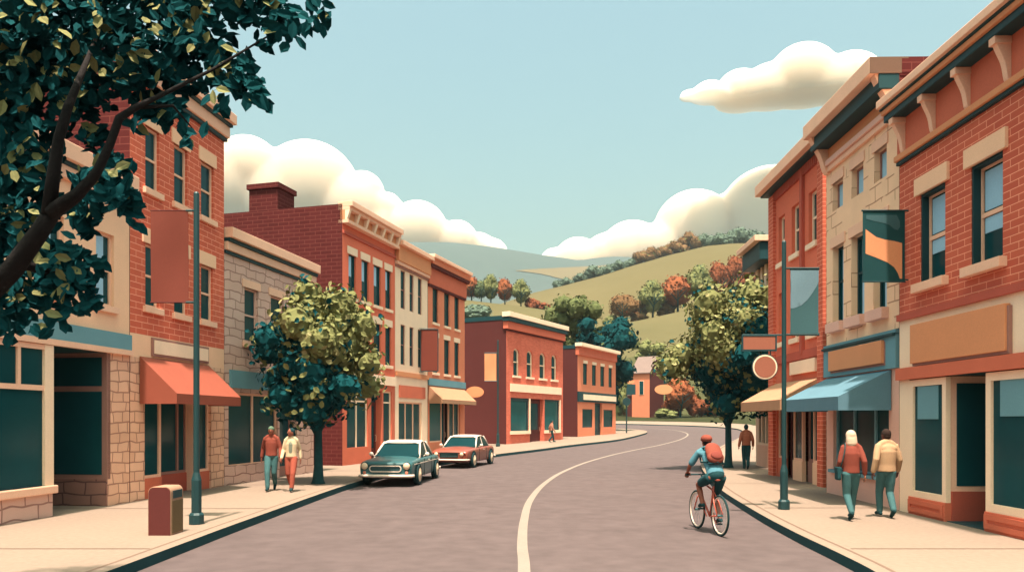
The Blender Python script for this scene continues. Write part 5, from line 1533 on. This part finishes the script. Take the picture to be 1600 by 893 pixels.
q = MB(); q.ell((0, .17, .985), (.085, .11, .032), 14, 8); q.ell((0, .30, .985), (.035, .13, .026), 12, 8); fuse(q, .012, 'saddle', M_tan2, bike)
q = MB(); q.tube([HT_, (0, .80, 1.0), (0, .84, 1.03)], .016, 8); q.tube([(-.30, .80, 1.03), (-.18, .85, 1.03), (0, .86, 1.03), (.18, .85, 1.03), (.30, .80, 1.03)], .014, 8); hb = q.build('handlebar', M_dark, bike, smooth=True)
for s in (-1, 1):
    q = MB(); q.tube([(.20 * s, .845, 1.03), (.31 * s, .795, 1.03)], .019, 8); q.build('grip', M_tyre, hb)
q = MB(); q.lathe([(.09, -.004), (.09, .004)], (.05, .43, .30), 20, axis='x'); ck = q.build('chainring', M_tan2, bike)
PL, PR = (-.13, .53, .43), (.13, .33, .17)
for s, p in ((-1, PL), (1, PR)):
    q = MB(); q.tube([(.06 * s, .43, .30), (.085 * s, p[1], p[2])], .012, 6); q.build('crank', M_tan2, bike)
    q = MB(); q.box(p[0] - .045, p[0] + .045, p[1] - .04, p[1] + .04, p[2] - .012, p[2] + .012); q.build('pedal', M_tyre, bike)

# ------------------------------------------------------------------ people
SK = {'light': col(206, 136, 98, (.52, .5, .6)), 'mid': col(178, 104, 74, (.52, .5, .6)), 'dark': col(120, 70, 54, (.52, .5, .6))}
KC = (.62, .62, .74)
def cm(name, rgb, k=KC): return mat(name, col(*rgb, k), rough=.9, var=.08, scale=4, fine=.08, bump=.15, bscale=60)
def V3(*a): return Vector(a)
def chain(mb, pts, rad, seg=12):
    """limb: tapered tube with rounded ends"""
    mb.tube(pts, rad, seg)
    mb.ell(pts[0], rad[0], seg, 7); mb.ell(pts[-1], rad[-1], seg, 7)
def hand(mb, w, e, side, fwd, curl=.5, k=1.0):
    """palm, four fingers and a thumb; w wrist, e elbow, side: outward direction of the knuckle row, fwd: towards the palm"""
    ax = (w - e).normalized(); sd = (side - ax * side.dot(ax)).normalized(); pm = ax.cross(sd)
    if pm.dot(fwd) < 0: pm = -pm
    p = w + ax * .045 * k
    rot = Matrix((sd, pm, ax)).transposed()
    mb.ell(p, (.040 * k, .018 * k, .052 * k), 12, 8, rot)
    for i, L_ in enumerate((.062, .074, .070, .054)):
        o = (i - 1.5) * .0215 * k
        b = p + ax * .036 * k + sd * o
        d1 = (ax + sd * (i - 1.5) * .05 + pm * curl * .35).normalized(); d2 = (ax + pm * curl * 1.1).normalized(); d3 = (ax * (1 - curl) + pm * curl * 1.4).normalized()
        q1 = b + d1 * L_ * .5 * k; q2 = q1 + d2 * L_ * .34 * k; q3 = q2 + d3 * L_ * .26 * k
        chain(mb, [b, q1, q2, q3], [.0095 * k, .009 * k, .0085 * k, .0075 * k], 7)
    b = p - ax * .02 * k - sd * .03 * k
    q1 = b + (ax * .7 - sd * .6 + pm * .4) * .035 * k; q2 = q1 + (ax * .95 - sd * .1 + pm * .4) * .032 * k
    chain(mb, [b, q1, q2], [.014 * k, .011 * k, .009 * k], 7)
def person(label, loc, rz, J, look, group=None):
    """J: joints (local, +y the way the person faces). look: colours and cut of clothes and hair"""
    t = thing('person', label, 'person', loc, rz, group)
    g = lambda k: Vector(J[k])
    hd, nk, ch, pv = g('head'), g('neck'), g('chest'), g('pelvis')
    fx = look.get('face', Vector((0, 1, 0))).normalized(); up = look.get('up', Vector((0, 0, 1))).normalized(); rt = fx.cross(up).normalized(); fx = up.cross(rt)
    HR = Matrix((rt, fx, up)).transposed()
    sex = look.get('w', 1.0)
    skin = mat('skin_' + look['skin'], SK[look['skin']], rough=.6, var=.05, spec=.3)
    b = MB()
    b.ell(hd, (.074, .092, .105), 18, 12, HR)
    b.ell(hd + HR @ V3(0, .022, -.062), (.052, .062, .062), 14, 10, HR)
    b.ell(hd + HR @ V3(0, .098, -.014), (.012, .018, .020), 8, 6, HR); b.tube([hd + HR @ V3(0, .088, .02), hd + HR @ V3(0, .106, -.018)], [.008, .012], 6)
    for s in (-1, 1): b.ell(hd + HR @ V3(.074 * s, -.005, -.012), (.010, .020, .030), 8, 6, HR)
    b.ell(hd + HR @ V3(0, .083, -.058), (.024, .010, .008), 8, 6, HR)
    b.tube([hd + HR @ V3(0, -.012, -.06), nk, lerp(nk, ch, .4)], [.052, .054, .07], 12)
    b.ell(ch, (.125 * sex, .075, .15), 14, 9); b.tube([ch, lerp(ch, pv, .6), pv], [.085, .08, .09], 12)
    for s in 'lr':
        sh, el, wr, hp, kn, an, to = (g(k + s) for k in ('sh_', 'el_', 'wr_', 'hp_', 'kn_', 'an_', 'to_'))
        chain(b, [sh, lerp(sh, el, .5), el, lerp(el, wr, .35), wr], [.042, .040, .036, .036, .026])
        chain(b, [hp, lerp(hp, kn, .5), kn, lerp(kn, an, .35), an], [.080, .074, .054, .054, .036])
        chain(b, [an, lerp(an, to, .4) - V3(0, 0, .01), to], [.036, .036, .028], 10)
        sd = Vector(J.get('hand_' + s, (0, 1, 0)))
        hand(b, wr, el, sd, Vector(J.get('palm_' + s, (-.6 if s == 'r' else .6, .2, 0))), look.get('curl', .45))
    body = fuse(b, .0085, 'body', skin, t, it=2, fac=.4)
    # eyes and brows
    for s in (-1, 1):
        MB().ell(hd + HR @ V3(.030 * s, .083, .010), (.010, .006, .006), 8, 6, HR).build('eye', M_bark, body, smooth=True)
    # top
    tp = MB(); ln = look.get('hem', .0)
    k = look.get('bulk', 1.0)
    hipz = pv + V3(0, 0, ln)
    ax = (nk - pv).normalized()
    tp.ell(lerp(ch, nk, .30), (.155 * sex * k, .108 * k, .11), 16, 9); tp.tube([lerp(nk, g('sh_l'), .95), lerp(nk, g('sh_l'), .5) + V3(0, 0, .012), nk, lerp(nk, g('sh_r'), .5) + V3(0, 0, .012), lerp(nk, g('sh_r'), .95)], [.056, .062, .066, .062, .056], 12)
    tp.tube([hipz, lerp(hipz, ch, .35), lerp(hipz, ch, .75), ch, lerp(ch, nk, .55), lerp(ch, nk, .95)], [.158 * k, .150 * k, .158 * k, .160 * k, .125 * k, .070], 20, sq=.78)
    tp.tube([nk + ax * -.02, nk + ax * .03], [.072, .066], 14)
    slv = look.get('sleeve', 1.0)
    for s in 'lr':
        sh, el, wr = g('sh_' + s), g('el_' + s), g('wr_' + s)
        if slv >= 1: chain(tp, [lerp(ch, sh, .6), sh, lerp(sh, el, .5), el, lerp(el, wr, .5), lerp(el, wr, .93)], [.064 * k, .060 * k, .060 * k, .055 * k, .050 * k, .045 * k])
        else: chain(tp, [lerp(ch, sh, .6), sh, lerp(sh, el, .5), lerp(sh, el, slv)], [.064 * k, .060 * k, .063 * k, .062 * k])
    fuse(tp, .012, look.get('top_name', 'jumper'), look['top'], t, it=3)
    tr = MB()
    tr.ell(pv + V3(0, 0, .0), (.150, .115, .13), 16, 9)
    for s in 'lr':
        hp, kn, an = (g(q + s) for q in ('hp_', 'kn_', 'an_'))
        e = look.get('leg_len', 1.0); fl = look.get('flare', 1.0)
        if e >= 1: chain(tr, [lerp(pv, hp, .7) + V3(0, 0, .02), hp, lerp(hp, kn, .5), kn, lerp(kn, an, .5), lerp(kn, an, .93)], [.09, .098, .088, .072, .066 * fl, .058 * fl])
        else: chain(tr, [lerp(pv, hp, .7), hp, lerp(hp, kn, .5), lerp(hp, kn, e)], [.09, .102, .094, .084])
    fuse(tr, .012, look.get('trouser_name', 'trousers'), look['trousers'], t, it=3)
    for s in 'lr':
        an, to = g('an_' + s), g('to_' + s)
        sh_ = MB(); d = (to - an); 
        chain(sh_, [an - d * .28 - V3(0, 0, .035), an + V3(0, 0, -.01), lerp(an, to, .5), to], [.036, .046, .042, .034], 10)
        o = fuse(sh_, .009, 'shoe', look['shoe'], t, it=2)
    hr = MB(); st = look['hair_style']
    if st == 'short':
        hr.ell(hd + HR @ V3(0, -.016, .022), (.083, .096, .098), 18, 12, HR); hr.ell(hd + HR @ V3(0, -.05, -.03), (.070, .055, .06), 14, 9, HR)
    elif st == 'bob':
        hr.ell(hd + HR @ V3(0, -.012, .026), (.092, .108, .100), 18, 12, HR)
        hr.tube([hd + HR @ V3(0, -.035, .04), hd + HR @ V3(0, -.045, -.05), hd + HR @ V3(.005, -.045, -.13), hd + HR @ V3(.02, -.045, -.175)], [.090, .100, .104, .088], 18, sq=.78)
    elif st == 'bun':
        hr.ell(hd + HR @ V3(0, -.020, .020), (.083, .094, .098), 18, 12, HR); hr.ell(hd + HR @ V3(0, -.085, -.055), (.052, .05, .065), 12, 8, HR)
    elif st == 'cap':
        hr.ell(hd + HR @ V3(0, -.010, .040), (.083, .098, .084), 18, 12, HR)
    if st == 'helmet':
        hr.ell(hd + HR @ V3(0, -.012, .052), (.100, .125, .080), 20, 12, HR); hr.tube([hd + HR @ V3(-.06, .09, .03), hd + HR @ V3(0, .125, .022), hd + HR @ V3(.06, .09, .03)], .014, 8)
        fuse(hr, .008, 'helmet', look['hair'], t, it=3)
        h2 = MB(); h2.ell(hd + HR @ V3(0, -.025, -.01), (.079, .085, .07), 16, 10, HR); fuse(h2, .010, 'hair', M_bark, t, it=3)
    else: fuse(hr, .009, 'hair', look['hair'], t, it=3)
    return t
def walk(stride=.26, swing=.16, lead='l', h=1.0, w=1.0, turn=0.0):
    s = 1 if lead == 'l' else -1
    J = {'head': (0, .03, 1.605), 'neck': (0, -.005, 1.475), 'chest': (0, -.01, 1.28), 'pelvis': (0, 0, .93)}
    for q, sx, ph in (('l', -1, s), ('r', 1, -s)):
        J['sh_' + q] = (.158 * sx * w, -.01 - .02 * ph, 1.385); J['hp_' + q] = (.082 * sx, .015 * ph, .89)
        if ph > 0:
            J['kn_' + q] = (.075 * sx, stride * .62 + .04, .49); J['an_' + q] = (.055 * sx, stride + .0, .095); J['to_' + q] = (.06 * sx, stride + .15, .060)
            J['el_' + q] = (.225 * sx * w, -.10 - swing * .3, 1.13); J['wr_' + q] = (.255 * sx * w, -swing * .9, .89)
        else:
            J['kn_' + q] = (.075 * sx, .03, .485); J['an_' + q] = (.050 * sx, -stride - .04, .155); J['to_' + q] = (.052 * sx, -stride + .075, .040)
            J['el_' + q] = (.225 * sx * w, -.03 + swing * .35, 1.12); J['wr_' + q] = (.25 * sx * w, swing + .06, .90)
    return {k: tuple(c * h for c in v) for k, v in J.items()}
def facing(dx, dy): return math.atan2(-dx, dy)
TE = lambda n, c: mat(n, c, rough=.9, var=.1, scale=4, fine=.1, bump=.15, bscale=60)
C_rust = cm('rust_wool', (156, 78, 58)); C_rust2 = cm('rust_trousers', (176, 88, 64)); C_tealj = TE('teal_denim', (0.045, 0.115, 0.122)); C_tealdk = TE('dark_teal_cloth', (0.009, 0.045, 0.052))
C_creamj = cm('cream_cardigan', (248, 222, 172), (.56, .54, .62)); C_sage = cm('sage_cloth', (146, 150, 122)); C_tanj = cm('tan_jacket', (214, 172, 124)); C_orange = cm('orange_jumper', (192, 112, 78)); C_ltteal = cm('light_teal_jersey', (92, 144, 148))
C_shoe = TE('dark_shoe', (0.007, 0.035, 0.040))
H_grey = cm('grey_green_hair', (104, 128, 98)); H_dark = TE('dark_teal_hair', (0.008, 0.032, 0.038)); H_blond = cm('cream_hair', (252, 226, 184), (.58, .54, .62)); H_brown = TE('dark_brown_hair', (0.030, 0.016, 0.012))
# couple on the left pavement
p = G(424, 766); person('person in a rust jumper and teal trousers walking beside someone in a cream cardigan', (p.x, p.y, 0), facing(.15, -1), walk(.27, .13, 'r', 1.0, 1.05),
    dict(skin='mid', top=C_rust, trousers=C_tealj, shoe=C_shoe, hair=H_grey, hair_style='cap', w=1.05))
p = G(455, 767); J = walk(.26, .12, 'l', .975, .9)
wm = person('person in a cream cardigan and rust trousers walking near the left street tree', (p.x, p.y, 0), facing(.1, -1), J,
    dict(skin='mid', top=C_creamj, trousers=C_rust2, shoe=C_shoe, hair=H_dark, hair_style='bun', w=.88, face=Vector((.75, .65, -.05)), top_name='cardigan', bulk=.95))
q = MB(); q.tube([(0, .045, .985), (0, .055, 1.12), (0, .062, 1.25), (0, .05, 1.34)], [.085, .080, .075, .045], 14, sq=.75); fuse(q, .012, 'vest', C_sage, wm, it=2)
# couple on the right pavement, seen from behind
p = G(1330, 812); J = walk(.16, .07, 'r', .985, .9)
lady = person('person with a cream bob, rust jumper and shoulder bag walking away past the teal awning', (p.x, p.y, 0), facing(.12, 1), J,
    dict(skin='light', top=C_rust, trousers=C_tealj, shoe=C_shoe, hair=H_blond, hair_style='bob', w=.9, hem=-.02, flare=.9))
p2 = G(1385, 808); J = walk(.17, .08, 'l', 1.0, 1.1)
person('person with short dark hair in a loose tan jacket walking away beside the shop pier', (p2.x, p2.y, 0), facing(.05, 1), J,
    dict(skin='dark', top=C_tanj, trousers=C_tealj, shoe=C_shoe, hair=H_brown, hair_style='short', w=1.12, bulk=1.12, top_name='jacket', hem=-.03, face=Vector((-.35, 1, 0))))
# shoulder bag
bg_ = thing('shoulder_bag', 'dark teal bag hanging from the cream-haired person on a long strap', 'bag', (p.x, p.y, 0), facing(.12, 1))
q = MB(); q.prism([(-.10, -.12), (.10, -.12), (.12, -.08), (.11, .12), (-.11, .12), (-.12, -.08)], 'x', -.035, .035)
q.v = [(x - .245, y * .9 - .02, z + .88) for x, y, z in q.v]; q.build('pouch', C_tealdk, bg_, bevel=.02)
q = MB(); q.tube([(-.22, -.08, .98), (-.19, -.135, 1.15), (-.15, -.125, 1.33), (-.125, -.06, 1.455), (-.14, .03, 1.44), (-.20, .10, 1.25), (-.235, .06, .99)], .011, 6); q.build('strap', C_tealdk, bg_, smooth=True)
q = MB(); q.prism([(-.105, .02), (.105, .02), (.11, .125), (-.11, .125)], 'x', -.041, .041); q.v = [(x - .245, y * .9 - .02, z + .88) for x, y, z in q.v]; q.build('flap', C_tealdk, bg_, bevel=.01)
# lone walkers
p = G(1166, 733); person('person in an orange jumper walking away beyond the right street tree', (p.x, p.y, 0), facing(.1, 1), walk(.05, .03, 'l', 1.0, 1.08),
    dict(skin='mid', top=C_orange, trousers=C_tealdk, shoe=C_shoe, hair=H_dark, hair_style='short', w=1.08, bulk=1.1))
p = G(862, 690.5); person('person with dark hair walking past the building with arched windows', (p.x, p.y, p.z), facing(.9, .35), walk(.2, .08, 'l', 1.0, .9),
    dict(skin='light', top=cm('salmon_top', (206, 140, 108)), trousers=C_tealdk, shoe=C_shoe, hair=H_dark, hair_style='bun', w=.9))
# cyclist
J = {'pelvis': (0, .17, 1.06), 'chest': (0, .40, 1.36), 'neck': (0, .53, 1.52), 'head': (0, .60, 1.645),
     'sh_l': (-.19, .50, 1.45), 'sh_r': (.19, .50, 1.45), 'el_l': (-.31, .62, 1.20), 'el_r': (.29, .62, 1.20), 'wr_l': (-.285, .775, 1.085), 'wr_r': (.265, .775, 1.085),
     'hand_l': (-1, 0, .1), 'hand_r': (1, 0, .1), 'palm_l': (0, -.2, -1), 'palm_r': (0, -.2, -1),
     'hp_l': (-.10, .19, 1.02), 'hp_r': (.10, .19, 1.02), 'kn_l': (-.14, .62, .86), 'kn_r': (.13, .53, .64), 'an_l': (-.125, .46, .52), 'an_r': (.125, .27, .265), 'to_l': (-.13, .59, .475), 'to_r': (.13, .40, .215)}
cy = person('person in a light teal jersey, dark shorts and rust helmet riding the bicycle', (rw_b.x, rw_b.y, ROAD), BA, J,
    dict(skin='mid', top=C_ltteal, trousers=C_tealdk, shoe=C_shoe, hair=C_rust, hair_style='helmet', w=1.05, sleeve=.75, leg_len=.72, curl=.9, top_name='jersey', trouser_name='shorts', bulk=1.02, hem=.0, face=Vector((-.1, 1, .05))))
bk = thing('backpack', 'rust backpack on the back of the cyclist', 'backpack', (rw_b.x, rw_b.y, ROAD), BA)
axv = (Vector(J['neck']) - Vector(J['pelvis'])).normalized(); bkv = Vector((0, -axv.z, axv.y)).normalized()
cb = lerp(Vector(J['pelvis']), Vector(J['neck']), .62) + bkv * .175
RM = Matrix((Vector((1, 0, 0)), -bkv, axv)).transposed()
q = MB(); q.ell(cb, (.155, .085, .215), 18, 12, RM); q.ell(cb - axv * .10, (.160, .095, .13), 16, 10, RM); q.ell(cb + axv * .08, (.15, .08, .14), 16, 10, RM)
fuse(q, .012, 'sack', C_rust, bk, it=4)
q = MB(); q.ell(cb - axv * .10 + bkv * .075, (.115, .035, .085), 14, 9, RM); fuse(q, .010, 'pocket', cm('rust_pocket', (140, 66, 52)), bk, it=2)
q = MB()
for s in (-1, 1): q.tube([cb + Vector((.10 * s, 0, 0)) + axv * .16 - bkv * .05, Vector((.125 * s, .52, 1.53)), Vector((.15 * s, .56, 1.44)), Vector((.16 * s, .46, 1.28)), cb + Vector((.14 * s, 0, 0)) - axv * .15 - bkv * .06], .017, 6)
q.build('straps', C_tealdk, bk, smooth=True)
q = MB(); q.tube([cb - axv * .2 + Vector((.15, 0, 0)) - bkv * .05, cb - axv * .215 + bkv * .02, cb - axv * .2 - Vector((.15, 0, 0)) - bkv * .05], .020, 8); q.build('waist_strap', C_tealdk, bk, smooth=True)
# ------------------------------------------------------------------ the valley's thin haze
mh = bpy.data.materials.new('thin_haze'); mh.use_nodes = True
hn = mh.node_tree.nodes; hn.remove(hn['Principled BSDF'])
pv_ = hn.new('ShaderNodeVolumePrincipled')
pv_.inputs['Color'].default_value = (0.76, 0.93, 0.97, 1); pv_.inputs['Density'].default_value = 0.00012; pv_.inputs['Anisotropy'].default_value = 0.0
mh.node_tree.links.new(pv_.outputs[0], hn['Material Output'].inputs['Volume'])
tag(MB().box(-19000, 19000, -60, 9200, -8, 430).build('haze', mh, uv=False), kind='stuff')
